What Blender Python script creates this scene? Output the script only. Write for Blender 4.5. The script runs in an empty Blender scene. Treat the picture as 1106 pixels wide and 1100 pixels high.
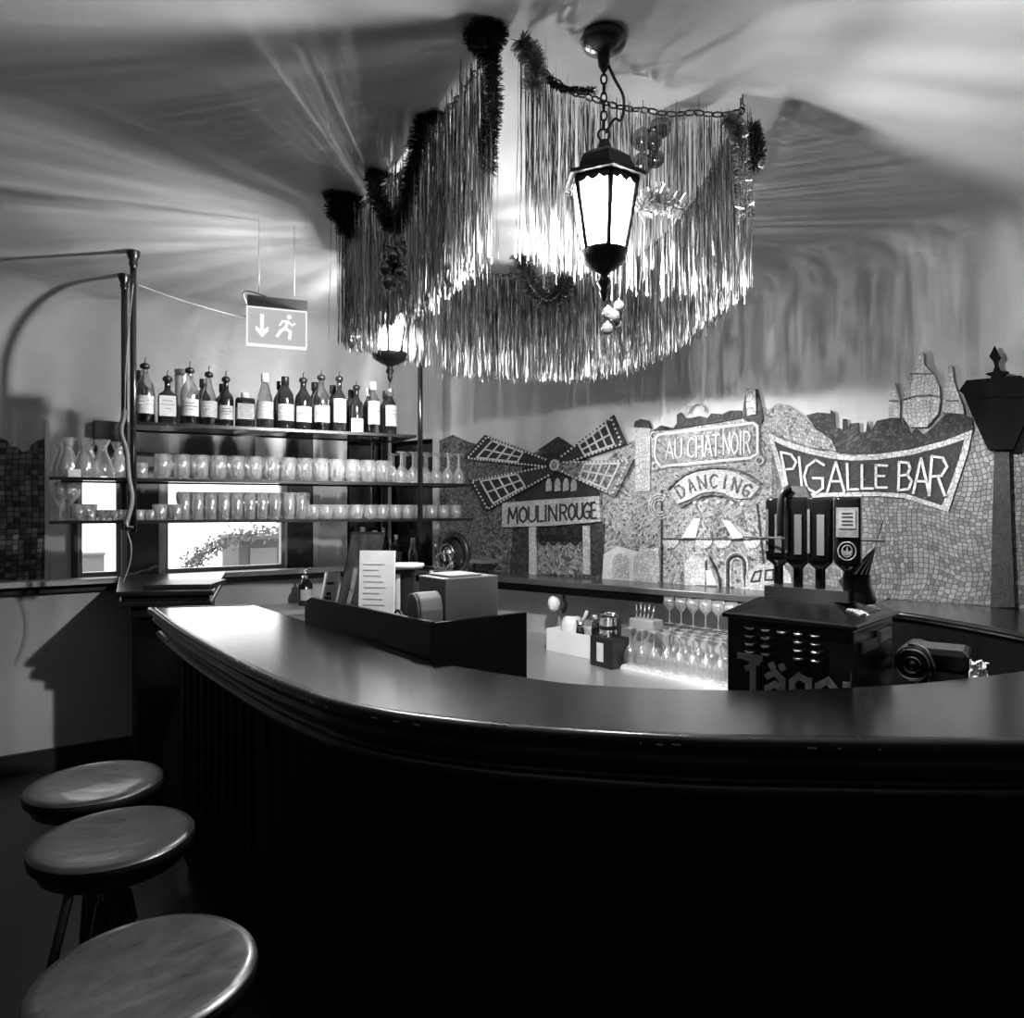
import bpy, bmesh, math, random
from mathutils import Vector, Matrix
from mathutils.geometry import tessellate_polygon
random.seed(7)
S = bpy.context.scene
COL = S.collection
PI = math.pi
F, CX, CY, CH = 780.0, 553.0, 550.0, 1.55
FZ = -0.11          # floor level (the camera stands 1.66 m above it)
CEIL = 2.90

# ---------------------------------------------------------------- camera, world, exposure
cam = bpy.data.objects.new('camera', bpy.data.cameras.new('camera'))
COL.objects.link(cam)
cam.location = (0, 0, CH)
cam.rotation_euler = (PI / 2, 0, 0)
cam.data.sensor_width = 36
cam.data.lens = F / 1106 * 36
cam.data.clip_start = 0.02
S.camera = cam
S.view_settings.view_transform = 'Standard'
S.view_settings.look = 'None'
S.view_settings.gamma = 1
S.view_settings.exposure = 0.28
S.view_settings.use_curve_mapping = False
S.cycles.use_denoising = True
S.cycles.max_bounces = 10
S.cycles.transparent_max_bounces = 48
S.cycles.sample_clamp_indirect = 12
S.cycles.caustics_reflective = True
S.cycles.caustics_refractive = False

W = bpy.data.worlds.new('daylight')
S.world = W
W.use_nodes = True
W.node_tree.nodes['Background'].inputs[0].default_value = (1, 1, 1, 1)
W.node_tree.nodes['Background'].inputs[1].default_value = 3.2


def point_light(name, loc, energy, seed, radius=0.012, low=0.12, power=3.0, gain=14.0, scale=6.0, up=0.3, ramp=(.28, .68)):
    """a lamp behind rippled glass: brightness varies with azimuth and a little with height"""
    l = bpy.data.lights.new(name, 'POINT')
    l.energy = energy
    l.shadow_soft_size = radius
    l.use_nodes = True
    nt = l.node_tree
    em = [n for n in nt.nodes if n.type == 'EMISSION'][0]
    tc = nt.nodes.new('ShaderNodeTexCoord')
    sp = nt.nodes.new('ShaderNodeSeparateXYZ')
    nt.links.new(tc.outputs['Normal'], sp.inputs[0])
    def mth(op, a, b=None):
        n = nt.nodes.new('ShaderNodeMath'); n.operation = op
        for i, v in enumerate((a, b)):
            if v is None: continue
            if isinstance(v, (int, float)): n.inputs[i].default_value = v
            else: nt.links.new(v, n.inputs[i])
        return n.outputs[0]
    az = mth('ARCTAN2', sp.outputs[0], sp.outputs[1])
    az = mth('ADD', az, seed)
    no = nt.nodes.new('ShaderNodeTexNoise'); no.noise_dimensions = '2D'
    no.inputs['Scale'].default_value = 1.0
    no.inputs['Detail'].default_value = 5
    no.inputs['Roughness'].default_value = 0.65
    cb = nt.nodes.new('ShaderNodeCombineXYZ')
    nt.links.new(mth('MULTIPLY', az, scale), cb.inputs[0])
    nt.links.new(mth('MULTIPLY', sp.outputs[2], 1.6), cb.inputs[1])
    nt.links.new(cb.outputs[0], no.inputs['Vector'])
    v = mth('MULTIPLY', mth('POWER', no.outputs[0], power), gain)
    v = mth('ADD', v, low)
    up_ = nt.nodes.new('ShaderNodeMapRange')          # the lamp holder shades the bulb upwards
    up_.inputs['From Min'].default_value = ramp[0]; up_.inputs['From Max'].default_value = ramp[1]
    up_.inputs['To Min'].default_value = 1.0; up_.inputs['To Max'].default_value = up
    nt.links.new(sp.outputs[2], up_.inputs[0])
    v = mth('MULTIPLY', v, up_.outputs[0])
    nt.links.new(v, em.inputs['Strength'])
    o = bpy.data.objects.new(name, l)
    o.location = loc
    COL.objects.link(o)
    return o

LANT = [(0.262, 2.06), (-0.60, 3.55)]
point_light('lantern_bulb_light', (LANT[0][0], LANT[0][1], 2.375), 620, 0.0, low=0.75, gain=3.4, up=.09, ramp=(.12, .58), radius=.034)
point_light('far_lantern_bulb_light', (LANT[1][0], LANT[1][1], 2.40), 760, 2.3, low=0.7, gain=3.6, up=.26, radius=.034)


# ---------------------------------------------------------------- coordinates
def pd(px, py, Y):
    return Vector(((px - CX) / F * Y, Y, CH - (py - CY) / F * Y))
def ph(px, py, z):
    Y = F * (CH - z) / (py - CY)
    return Vector(((px - CX) / F * Y, Y, z))

CORNER = Vector((-1.042, 5.98, 0))
class Frame:
    """a vertical plane: x along it, y into it (away from the room), z up"""
    def __init__(s, o, ang):
        s.o = Vector(o); s.a = ang
        s.d = Vector((math.cos(ang), math.sin(ang), 0)); s.n = Vector((-math.sin(ang), math.cos(ang), 0))
    def uv(s, px, py, off=0.0):
        r = Vector(((px - CX) / F, 1, -(py - CY) / F))
        t = (s.o.dot(s.n) + off) / r.dot(s.n)
        p = r * t
        return ((p - s.o).dot(s.d), p.z + CH)
    def w(s, u, y, v=0.0):
        p = s.o + s.d * u + s.n * y
        return Vector((p.x, p.y, v))
RW = Frame(CORNER, math.atan2(-0.6261, 0.7797))
LW = Frame(CORNER, math.atan2(0.5679, 0.8231))
SH = Frame((-1.987, 3.79, 0), math.atan2(0.447, 0.894))


# ---------------------------------------------------------------- materials
def srgb(v):
    return v / 12.92 if v <= 0.04045 else ((v + 0.055) / 1.055) ** 2.4
MATS = {}
def mat(name, v, rough=0.5, metal=0.0, spec=0.5, noise=0.0, nscale=20, bump=0.0, rnoise=0.0, coat=0.0, stretch=(1, 1, 1)):
    """neutral grey; v = linear albedo"""
    if name in MATS: return MATS[name]
    m = bpy.data.materials.new(name); m.use_nodes = True
    nt = m.node_tree; b = nt.nodes['Principled BSDF']
    b.inputs['Base Color'].default_value = (v, v, v, 1)
    b.inputs['Roughness'].default_value = rough
    b.inputs['Metallic'].default_value = metal
    b.inputs['Specular IOR Level'].default_value = spec
    b.inputs['Coat Weight'].default_value = coat
    if noise or bump or rnoise:
        tc = nt.nodes.new('ShaderNodeTexCoord')
        mp = nt.nodes.new('ShaderNodeMapping'); mp.inputs['Scale'].default_value = stretch
        nt.links.new(tc.outputs['Object'], mp.inputs[0])
        n = nt.nodes.new('ShaderNodeTexNoise'); n.inputs['Scale'].default_value = nscale
        n.inputs['Detail'].default_value = 6
        nt.links.new(mp.outputs[0], n.inputs['Vector'])
        if noise:
            r = nt.nodes.new('ShaderNodeMapRange')
            r.inputs['From Min'].default_value = 0.25; r.inputs['From Max'].default_value = 0.75
            r.inputs['To Min'].default_value = max(0, v * (1 - noise)); r.inputs['To Max'].default_value = v * (1 + noise)
            nt.links.new(n.outputs[0], r.inputs[0]); nt.links.new(r.outputs[0], b.inputs['Base Color'])
        if rnoise:
            r = nt.nodes.new('ShaderNodeMapRange')
            r.inputs['From Min'].default_value = 0.3; r.inputs['From Max'].default_value = 0.7
            r.inputs['To Min'].default_value = max(0.02, rough - rnoise); r.inputs['To Max'].default_value = rough + rnoise
            nt.links.new(n.outputs[0], r.inputs[0]); nt.links.new(r.outputs[0], b.inputs['Roughness'])
        if bump:
            bp = nt.nodes.new('ShaderNodeBump'); bp.inputs['Strength'].default_value = bump; bp.inputs['Distance'].default_value = 0.01
            nt.links.new(n.outputs[0], bp.inputs['Height']); nt.links.new(bp.outputs[0], b.inputs['Normal'])
    MATS[name] = m
    return m

def glass(name, tint=0.93, gl=0.22, rough=0.08, glv=0.9):
    if name in MATS: return MATS[name]
    m = bpy.data.materials.new(name); m.use_nodes = True
    nt = m.node_tree; nt.nodes.clear()
    out = nt.nodes.new('ShaderNodeOutputMaterial')
    t = nt.nodes.new('ShaderNodeBsdfTransparent'); t.inputs[0].default_value = (tint,) * 3 + (1,)
    g = nt.nodes.new('ShaderNodeBsdfGlossy'); g.inputs['Roughness'].default_value = rough; g.inputs[0].default_value = (glv,) * 3 + (1,)
    lw = nt.nodes.new('ShaderNodeLayerWeight'); lw.inputs['Blend'].default_value = 0.35
    ma = nt.nodes.new('ShaderNodeMath'); ma.operation = 'MULTIPLY_ADD'
    nt.links.new(lw.outputs['Facing'], ma.inputs[0]); ma.inputs[1].default_value = 0.7; ma.inputs[2].default_value = gl
    ma.use_clamp = True
    mx = nt.nodes.new('ShaderNodeMixShader')
    nt.links.new(ma.outputs[0], mx.inputs[0]); nt.links.new(t.outputs[0], mx.inputs[1]); nt.links.new(g.outputs[0], mx.inputs[2])
    nt.links.new(mx.outputs[0], out.inputs[0])
    MATS[name] = m
    return m

def cupglass(name, tint, gl, diff):
    """pressed drinking glass: clear, glossy, a little cloudy"""
    if name in MATS: return MATS[name]
    m = glass(name, tint, gl, 0.12)
    nt = m.node_tree
    out = [n for n in nt.nodes if n.type == 'OUTPUT_MATERIAL'][0]
    mx = out.inputs[0].links[0].from_node
    d = nt.nodes.new('ShaderNodeBsdfTranslucent'); d.inputs[0].default_value = (0.9, 0.9, 0.9, 1)
    d2 = nt.nodes.new('ShaderNodeBsdfDiffuse'); d2.inputs[0].default_value = (0.9, 0.9, 0.9, 1)
    a = nt.nodes.new('ShaderNodeMixShader'); a.inputs[0].default_value = 0.5
    nt.links.new(d.outputs[0], a.inputs[1]); nt.links.new(d2.outputs[0], a.inputs[2])
    b = nt.nodes.new('ShaderNodeMixShader'); b.inputs[0].default_value = diff
    nt.links.new(mx.outputs[0], b.inputs[1]); nt.links.new(a.outputs[0], b.inputs[2])
    nt.links.new(b.outputs[0], out.inputs[0])
    return m

def emis(name, v, strength=1.0):
    if name in MATS: return MATS[name]
    m = bpy.data.materials.new(name); m.use_nodes = True
    b = m.node_tree.nodes['Principled BSDF']
    b.inputs['Base Color'].default_value = (v, v, v, 1)
    b.inputs['Emission Color'].default_value = (1, 1, 1, 1)
    b.inputs['Emission Strength'].default_value = strength
    MATS[name] = m
    return m

def lantern_glass():
    m = bpy.data.materials.new('rippled_lantern_glass'); m.use_nodes = True
    nt = m.node_tree; nt.nodes.clear()
    out = nt.nodes.new('ShaderNodeOutputMaterial')
    t = nt.nodes.new('ShaderNodeBsdfTransparent'); t.inputs[0].default_value = (.97, .97, .97, 1)
    d = nt.nodes.new('ShaderNodeBsdfTranslucent'); d.inputs[0].default_value = (.9, .9, .9, 1)
    mx = nt.nodes.new('ShaderNodeMixShader'); mx.inputs[0].default_value = 0.25
    nt.links.new(t.outputs[0], mx.inputs[1]); nt.links.new(d.outputs[0], mx.inputs[2]); nt.links.new(mx.outputs[0], out.inputs[0])
    return m

def mosaic(name, v, var, size, grout, rnd=0.75, lo=0.0, rough=0.35, gw=0.07):
    """small set tesserae: cell colour v +- var, grout between; lo = share of dark cells"""
    if name in MATS: return MATS[name]
    m = bpy.data.materials.new(name); m.use_nodes = True
    nt = m.node_tree; b = nt.nodes['Principled BSDF']
    L = nt.links.new
    tc = nt.nodes.new('ShaderNodeTexCoord')
    sp = nt.nodes.new('ShaderNodeSeparateXYZ'); L(tc.outputs['Object'], sp.inputs[0])
    cb = nt.nodes.new('ShaderNodeCombineXYZ'); L(sp.outputs[0], cb.inputs[0]); L(sp.outputs[2], cb.inputs[1])
    # gentle warping so the rows run in curves
    wn = nt.nodes.new('ShaderNodeTexNoise'); wn.noise_dimensions = '2D'; wn.inputs['Scale'].default_value = 2.2; wn.inputs['Detail'].default_value = 1
    L(cb.outputs[0], wn.inputs['Vector'])
    ws = nt.nodes.new('ShaderNodeVectorMath'); ws.operation = 'SCALE'; ws.inputs['Scale'].default_value = 0.35 * rnd
    L(wn.outputs['Color'], ws.inputs[0])
    ad = nt.nodes.new('ShaderNodeVectorMath'); ad.operation = 'ADD'; L(cb.outputs[0], ad.inputs[0]); L(ws.outputs[0], ad.inputs[1])
    vs = []
    for f in ('F1', 'DISTANCE_TO_EDGE'):
        vo = nt.nodes.new('ShaderNodeTexVoronoi'); vo.voronoi_dimensions = '2D'; vo.feature = f
        vo.inputs['Scale'].default_value = 1 / size; vo.inputs['Randomness'].default_value = rnd
        L(ad.outputs[0], vo.inputs['Vector']); vs.append(vo)
    s2 = nt.nodes.new('ShaderNodeSeparateColor'); L(vs[0].outputs['Color'], s2.inputs[0])
    r = nt.nodes.new('ShaderNodeMapRange'); L(s2.outputs[0], r.inputs[0])
    r.inputs['To Min'].default_value = max(0.003, v - var); r.inputs['To Max'].default_value = v + var
    dk = nt.nodes.new('ShaderNodeMath'); dk.operation = 'GREATER_THAN'; L(s2.outputs[1], dk.inputs[0]); dk.inputs[1].default_value = lo
    mu = nt.nodes.new('ShaderNodeMapRange'); L(dk.outputs[0], mu.inputs[0]); mu.inputs['To Min'].default_value = 0.25
    mm = nt.nodes.new('ShaderNodeMath'); mm.operation = 'MULTIPLY'; L(r.outputs[0], mm.inputs[0]); L(mu.outputs[0], mm.inputs[1])
    ed = nt.nodes.new('ShaderNodeMapRange'); L(vs[1].outputs['Distance'], ed.inputs[0])
    ed.inputs['From Min'].default_value = gw * 0.5; ed.inputs['From Max'].default_value = gw * 1.5
    mx = nt.nodes.new('ShaderNodeMix'); mx.data_type = 'FLOAT'
    L(ed.outputs[0], mx.inputs[0]); mx.inputs[2].default_value = grout; L(mm.outputs[0], mx.inputs[3])
    L(mx.outputs[0], b.inputs['Base Color'])
    b.inputs['Roughness'].default_value = rough
    bp = nt.nodes.new('ShaderNodeBump'); bp.inputs['Strength'].default_value = 0.5; bp.inputs['Distance'].default_value = 0.004
    hh = nt.nodes.new('ShaderNodeMath'); hh.operation = 'MULTIPLY_ADD'; L(s2.outputs[2], hh.inputs[0]); hh.inputs[1].default_value = 0.5; L(ed.outputs[0], hh.inputs[2])
    L(hh.outputs[0], bp.inputs['Height']); L(bp.outputs[0], b.inputs['Normal'])
    MATS[name] = m
    return m


# ---------------------------------------------------------------- mesh helpers
class MB:
    def __init__(s): s.v = []; s.f = []; s.sm = []
    def add(s, vs, fs, smooth=False):
        b = len(s.v)
        s.v += [tuple(v) for v in vs]
        s.f += [tuple(b + i for i in f) for f in fs]
        s.sm += [smooth] * len(fs)
        return s
    def box(s, c, d, rz=0.0, M=None, taper=1.0):
        x, y, z = d[0] / 2, d[1] / 2, d[2] / 2
        vs = [Vector((sx * x * (taper if sz > 0 else 1), sy * y * (taper if sz > 0 else 1), sz * z)) for sz in (-1, 1) for sx, sy in ((-1, -1), (1, -1), (1, 1), (-1, 1))]
        R = Matrix.Rotation(rz, 4, 'Z') if M is None else M
        vs = [R @ v + Vector(c) for v in vs]
        return s.add(vs, [(3, 2, 1, 0), (4, 5, 6, 7), (0, 1, 5, 4), (1, 2, 6, 5), (2, 3, 7, 6), (3, 0, 4, 7)])
    def bbox(s, a, b):
        return s.box([(a[i] + b[i]) / 2 for i in range(3)], [abs(b[i] - a[i]) for i in range(3)])
    def lathe(s, prof, c=(0, 0, 0), n=16, a0=0, a1=2 * PI, smooth=True, M=None):
        full = abs(a1 - a0) > 6.28
        k = n if full else n + 1
        vs = []
        for r, z in prof:
            for i in range(k):
                a = a0 + (a1 - a0) * i / n
                p = Vector((r * math.cos(a), r * math.sin(a), z))
                vs.append((M @ p if M else p) + Vector(c))
        fs = []
        for j in range(len(prof) - 1):
            for i in range(n):
                i2 = (i + 1) % k if full else i + 1
                fs.append((j * k + i, j * k + i2, (j + 1) * k + i2, (j + 1) * k + i))
        return s.add(vs, fs, smooth)
    def tube(s, pts, r, n=8, smooth=True, closed=False, caps=True):
        pts = [Vector(p) for p in pts]
        m = len(pts)
        rr = r if isinstance(r, (list, tuple)) else [r] * m
        vs = []; up = None
        for i, p in enumerate(pts):
            if closed: t = pts[(i + 1) % m] - pts[i - 1]
            else: t = pts[min(i + 1, m - 1)] - pts[max(i - 1, 0)]
            if t.length < 1e-9: t = Vector((0, 0, 1))
            t.normalize()
            if up is None:
                up = t.cross(Vector((0, 0, 1)))
                if up.length < 0.05: up = t.cross(Vector((1, 0, 0)))
            up = (up - t * up.dot(t)).normalized()
            w = t.cross(up)
            for k in range(n):
                a = 2 * PI * k / n
                vs.append(p + (up * math.cos(a) + w * math.sin(a)) * rr[i])
        fs = []
        for i in range(m if closed else m - 1):
            i2 = (i + 1) % m
            for k in range(n):
                k2 = (k + 1) % n
                fs.append((i * n + k, i * n + k2, i2 * n + k2, i2 * n + k))
        if caps and not closed:
            fs.append(tuple(range(n - 1, -1, -1))); fs.append(tuple((m - 1) * n + k for k in range(n)))
        return s.add(vs, fs, smooth)
    def torus(s, c, R, r, M=None, n=16, m=6, sx=1.0, a0=0, a1=2 * PI):
        cl = abs(a1 - a0) > 6.28
        pts = []
        for i in range(n if cl else n + 1):
            a = a0 + (a1 - a0) * i / n
            p = Vector((math.cos(a) * R * sx, 0, math.sin(a) * R))
            pts.append((M @ p if M else p) + Vector(c))
        return s.tube(pts, r, m, closed=cl)
    def sphere(s, c, r, n=14, m=8, sz=1.0):
        pr = [(max(1e-4, r * math.sin(PI * j / m)), -r * sz * math.cos(PI * j / m)) for j in range(m + 1)]
        return s.lathe(pr, c, n)
    def prism(s, poly, y0, y1):
        """polygon in (x, z), extruded in y from y0 (room side) to y1"""
        P = [Vector((p[0], 0, p[1])) for p in poly]
        tri = tessellate_polygon([P])
        n = len(P)
        vs = [(p.x, y0, p.z) for p in P] + [(p.x, y1, p.z) for p in P]
        fs = [tuple(t) for t in tri] + [tuple(n + i for i in reversed(t)) for t in tri]
        fs += [(i, (i + 1) % n, n + (i + 1) % n, n + i) for i in range(n)]
        return s.add(vs, fs)
    def slab(s, poly, z0, z1):
        P = [Vector((p[0], p[1], 0)) for p in poly]
        tri = tessellate_polygon([P]); n = len(P)
        vs = [(p.x, p.y, z0) for p in P] + [(p.x, p.y, z1) for p in P]
        fs = [tuple(t) for t in tri] + [tuple(n + i for i in reversed(t)) for t in tri]
        fs += [(i, (i + 1) % n, n + (i + 1) % n, n + i) for i in range(n)]
        return s.add(vs, fs)
    def stroke(s, pts, w, y0, y1):
        """flat bar along a polyline in (x, z)"""
        for a, b in zip(pts[:-1], pts[1:]):
            a = Vector((a[0], a[1])); b = Vector((b[0], b[1])); d = b - a
            if d.length < 1e-6: continue
            d.normalize(); nrm = Vector((-d.y, d.x)) * w / 2; e = d * w * 0.35
            q = [a - e + nrm, b + e + nrm, b + e - nrm, a - e - nrm]
            s.prism([(k.x, k.y) for k in q], y0, y1)
        return s
    def build(s, name, m, parent=None, loc=(0, 0, 0), rz=0.0, bevel=0.0, fix=True):
        me = bpy.data.meshes.new(name)
        me.from_pydata(s.v, [], s.f)
        me.polygons.foreach_set('use_smooth', s.sm)
        if fix:
            bm = bmesh.new(); bm.from_mesh(me); bmesh.ops.recalc_face_normals(bm, faces=bm.faces); bm.to_mesh(me); bm.free()
        me.materials.append(m)
        o = bpy.data.objects.new(name, me); COL.objects.link(o)
        o.location = loc; o.rotation_euler = (0, 0, rz)
        if parent: o.parent = parent
        if bevel:
            bv = o.modifiers.new('bevel', 'BEVEL'); bv.width = bevel; bv.segments = 2; bv.limit_method = 'ANGLE'
        return o

def tag(o, label=None, cat=None, group=None, kind=None):
    if label: o['label'] = label
    if cat: o['category'] = cat
    if group: o['group'] = group
    if kind: o['kind'] = kind
    return o
def thing(name, label, cat, loc=(0, 0, 0), rz=0.0, group=None):
    o = bpy.data.objects.new(name, None); COL.objects.link(o)
    o.location = loc; o.rotation_euler = (0, 0, rz); o.empty_display_size = 0.05
    return tag(o, label, cat, group)
def copy_tree(o, loc=None, rz=None, label=None, parent=None):
    c = o.copy(); COL.objects.link(c)
    if parent: c.parent = parent
    if loc is not None: c.location = loc
    if rz is not None: c.rotation_euler = (0, 0, rz)
    if label: c['label'] = label
    for ch in list(o.children): copy_tree(ch, parent=c)
    return c
def structure(name, mb, m, **k):
    o = mb.build(name, m, **k); o['kind'] = 'structure'; return o

def catmull(pts, n=8):
    P = [Vector(p) for p in pts]; out = []
    for i in range(len(P) - 1):
        p0 = P[max(i - 1, 0)]; p1 = P[i]; p2 = P[i + 1]; p3 = P[min(i + 2, len(P) - 1)]
        for k in range(n):
            t = k / n
            out.append(0.5 * ((2 * p1) + (p2 - p0) * t + (2 * p0 - 5 * p1 + 4 * p2 - p3) * t * t + (3 * p1 - p0 - 3 * p2 + p3) * t ** 3))
    out.append(P[-1]); return out

# stroke alphabet, y runs down 0..1
FONT = {
 'A': [[(0, 1), (.5, 0), (1, 1)], [(.2, .66), (.8, .66)]],
 'B': [[(0, 1), (0, 0), (.7, .05), (.85, .25), (.65, .45), (0, .5)], [(.65, .45), (1, .68), (.8, .95), (0, 1)]],
 'C': [[(1, .12), (.6, 0), (.15, .2), (0, .5), (.15, .85), (.6, 1), (1, .88)]],
 'D': [[(0, 0), (0, 1), (.6, .95), (1, .5), (.6, .05), (0, 0)]],
 'E': [[(1, 0), (0, 0), (0, 1), (1, 1)], [(0, .48), (.75, .48)]],
 'G': [[(1, .15), (.6, 0), (.15, .2), (0, .5), (.15, .85), (.6, 1), (.95, .85), (.95, .55), (.45, .55)]],
 'H': [[(0, 0), (0, 1)], [(1, 0), (1, 1)], [(0, .5), (1, .5)]],
 'I': [[(.5, 0), (.5, 1)]],
 'L': [[(0, 0), (0, 1), (1, 1)]],
 'M': [[(0, 1), (.1, 0), (.5, .7), (.9, 0), (1, 1)]],
 'N': [[(0, 1), (0, 0), (1, 1), (1, 0)]],
 'O': [[(.5, 0), (.1, .2), (0, .5), (.1, .8), (.5, 1), (.9, .8), (1, .5), (.9, .2), (.5, 0)]],
 'P': [[(.1, 1), (0, 0), (.7, .06), (1, .3), (.7, .52), (.06, .55)]],
 'R': [[(0, 1), (0, 0), (.7, .05), (1, .27), (.7, .5), (0, .52)], [(.45, .5), (1, 1)]],
 'S': [[(1, .1), (.5, 0), (.05, .2), (.2, .45), (.85, .58), (.95, .85), (.5, 1), (0, .88)]],
 'T': [[(0, 0), (1, 0)], [(.5, 0), (.5, 1)]],
 'U': [[(0, 0), (0, .8), (.4, 1), (.8, .9), (1, .75), (1, 0)]],
}
def letter(mb, ch, quad, w, y0, y1):
    """quad = (top-left, top-right, bottom-right, bottom-left) in (x, z)"""
    tl, tr, br, bl = [Vector(q) for q in quad]
    for st in FONT[ch]:
        pts = []
        for x, y in st:
            a = tl.lerp(tr, x); b = bl.lerp(br, x); p = a.lerp(b, y); pts.append((p.x, p.y))
        mb.stroke(pts, w, y0, y1)

# shared materials
PLASTER = mat('painted_plaster', 0.50, 0.75, noise=0.05, nscale=6, bump=0.12, spec=0.2)
CEILM = mat('ceiling_paint', 0.46, 0.6, noise=0.05, nscale=5, bump=0.25, spec=0.25)
DARKWOOD = mat('dark_varnished_wood', 0.007, 0.28, noise=0.5, nscale=9, stretch=(1, 1, 6), bump=0.05, spec=0.5)
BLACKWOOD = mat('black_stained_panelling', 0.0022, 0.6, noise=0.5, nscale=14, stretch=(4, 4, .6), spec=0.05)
STEEL = mat('brushed_steel', 0.5, 0.32, 0.55)
TOPM = mat('brushed_metal_sheet', 0.17, 0.21, 1.0)
IRON = mat('black_wrought_iron', 0.012, 0.42, 0.3)
CHROME = mat('chrome', 0.75, 0.12, 1.0)
BLACKP = mat('black_plastic', 0.012, 0.35)
WHITEP = mat('white_plastic', 0.75, 0.4)
GREYP = mat('grey_plastic', 0.16, 0.45)
CUP = cupglass('pressed_glass', 0.93, 0.24, 0.15)
CLEAR = glass('clear_bottle_glass', 0.80, 0.16, 0.05)
DARKG = mat('dark_bottle_glass', 0.01, 0.08, spec=0.8)
PANE = glass('window_glass', 0.97, 0.02, 0.02)
PAPER = mat('cream_paper', 0.62, 0.6, noise=0.08, nscale=30)
INK = mat('dark_ink', 0.03, 0.6)
TRIMG = mat('grey_painted_wood', 0.22, 0.4, noise=0.1, nscale=8)

# ================================================================ SETTING
# floor, ceiling, far room walls
fl = [(-5.5, -3), (4.5, -3), (4.5, 1.53), (-1.042, 5.98), (-5.5, 2.90)]
structure('floor', MB().slab(fl, FZ - .05, FZ), mat('dark_floorboards', 0.012, 0.4, noise=0.5, nscale=5, stretch=(1, 8, 1)))
cl = [(-5.7, -3.2), (4.7, -3.2), (4.7, 1.6), (-1.042, 6.2), (-5.7, 3.0)]
structure('ceiling', MB().slab(cl, CEIL, CEIL + .05), CEILM)
DW = mat('dark_room_wall', 0.07, 0.8)
structure('wall_side', MB().bbox((-5.6, -3, FZ), (-5.5, 2.9, CEIL)), DW)
structure('wall_right_side', MB().bbox((4.5, -3, FZ), (4.6, 1.6, CEIL)), DW)
structure('wall_behind', MB().bbox((-5.6, -3.1, FZ), (4.6, -3, CEIL)), DW)

def wall_profile(frame, u0, u1, R, holes, name, v0=FZ):
    """wall slab with window holes [(u0,u1,v0,v1)] up to the cove, then the rounded cove"""
    mb = MB(); top = CEIL - R; T = 0.14
    us = sorted({u0, u1, *[h[0] for h in holes], *[h[1] for h in holes]})
    vs = sorted({v0, top, *[h[2] for h in holes], *[h[3] for h in holes]})
    for a, b in zip(us[:-1], us[1:]):
        for c, d in zip(vs[:-1], vs[1:]):
            m = ((a + b) / 2, (c + d) / 2)
            if any(h[0] < m[0] < h[1] and h[2] < m[1] < h[3] for h in holes): continue
            mb.bbox((a, 0, c), (b, T, d))
    n = 14; pts = []
    for i in range(n + 1):
        a = PI / 2 * i / n
        pts.append((-R + R * math.cos(a), top + R * math.sin(a)))
    ov = [(u0, p[0], p[1]) for p in pts] + [(u1, p[0], p[1]) for p in pts]
    k = n + 1
    mb.add(ov, [(i, i + 1, k + i + 1, k + i) for i in range(n)], True)
    mb.bbox((u0, 0.0, top), (u1, T, CEIL + .05))
    o = structure(name, mb, PLASTER, loc=frame.o, rz=frame.a, fix=False)
    return o

SILL = 1.10
def lu(px): return LW.uv(px, 560)[0]
def ru(px): return RW.uv(px, 560)[0]
wins = [(lu(84), lu(131), SILL, 1.80), (lu(178), lu(309), SILL, 1.80), (lu(375), -0.03, SILL, 2.10)]
wall_profile(LW, -5.5, 0.0, 0.55, wins, 'wall_left')
rwin = [(0.03, ru(469), SILL, 2.10)]
wall_profile(RW, 0.0, 7.3, 0.20, rwin, 'wall_right')

def frame_box(mb, u0, u1, v0, v1, t, y0, y1):
    mb.bbox((u0, y0, v0), (u0 + t, y1, v1)); mb.bbox((u1 - t, y0, v0), (u1, y1, v1))
    mb.bbox((u0 + t, y0, v1 - t), (u1 - t, y1, v1)); mb.bbox((u0 + t, y0, v0), (u1 - t, y1, v0 + t))
def window(fr, h, name, t=0.028, fm=TRIMG, pm=PANE):
    mb = MB(); frame_box(mb, h[0], h[1], h[2], h[3], t, 0.03, 0.09)
    o = structure(name, mb, fm, loc=fr.o, rz=fr.a)
    p = MB().bbox((h[0] + t, .055, h[2] + t), (h[1] - t, .061, h[3] - t)).build('window_pane', pm, o)
    return o
window(LW, wins[0], 'window_1'); window(LW, wins[1], 'window_2')
DARKPANE = mat('dark_showcase_glass', 0.02, 0.12, spec=0.8, noise=0.8, nscale=4)
window(LW, wins[2], 'window_3', fm=BLACKWOOD, pm=DARKPANE); window(RW, rwin[0], 'window_4', fm=BLACKWOOD, pm=DARKPANE)

def trim(name, fr, p0, p1, v0, v1, m, y0=-0.02, y1=0.0, lo=None):
    f = lu if fr is LW else ru
    return structure(name, MB().bbox((f(p0), y0, v0), (f(p1), y1, v1)), m, loc=fr.o, rz=fr.a, bevel=0.003)
LIGHTTRIM = mat('pale_painted_trim', 0.45, 0.5)
DKTRIM = mat('dark_painted_trim', 0.02, 0.4)
trim('trim_1', LW, 48, 53, SILL, 2.12, LIGHTTRIM)
trim('trim_2', LW, 77, 84, SILL, 1.84, DKTRIM, -0.025)
trim('trim_3', LW, 131, 137, SILL, 1.84, TRIMG, -0.02)
trim('trim_4', LW, 137, 171, SILL, 1.84, DKTRIM, -0.012)
trim('trim_5', LW, 171, 178, SILL, 1.84, LIGHTTRIM, -0.02)
trim('trim_6', LW, 309, 337, SILL, 2.22, DKTRIM, -0.03)
trim('trim_7', LW, 337, 345, SILL, 2.22, LIGHTTRIM, -0.03)
trim('trim_8', RW, 469, 475, SILL, 2.10, LIGHTTRIM, -0.02)
structure('trim_9', MB().bbox((-0.035, -0.035, SILL), (0.0, 0.0, 2.14)), DKTRIM, loc=LW.o, rz=LW.a)
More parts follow.
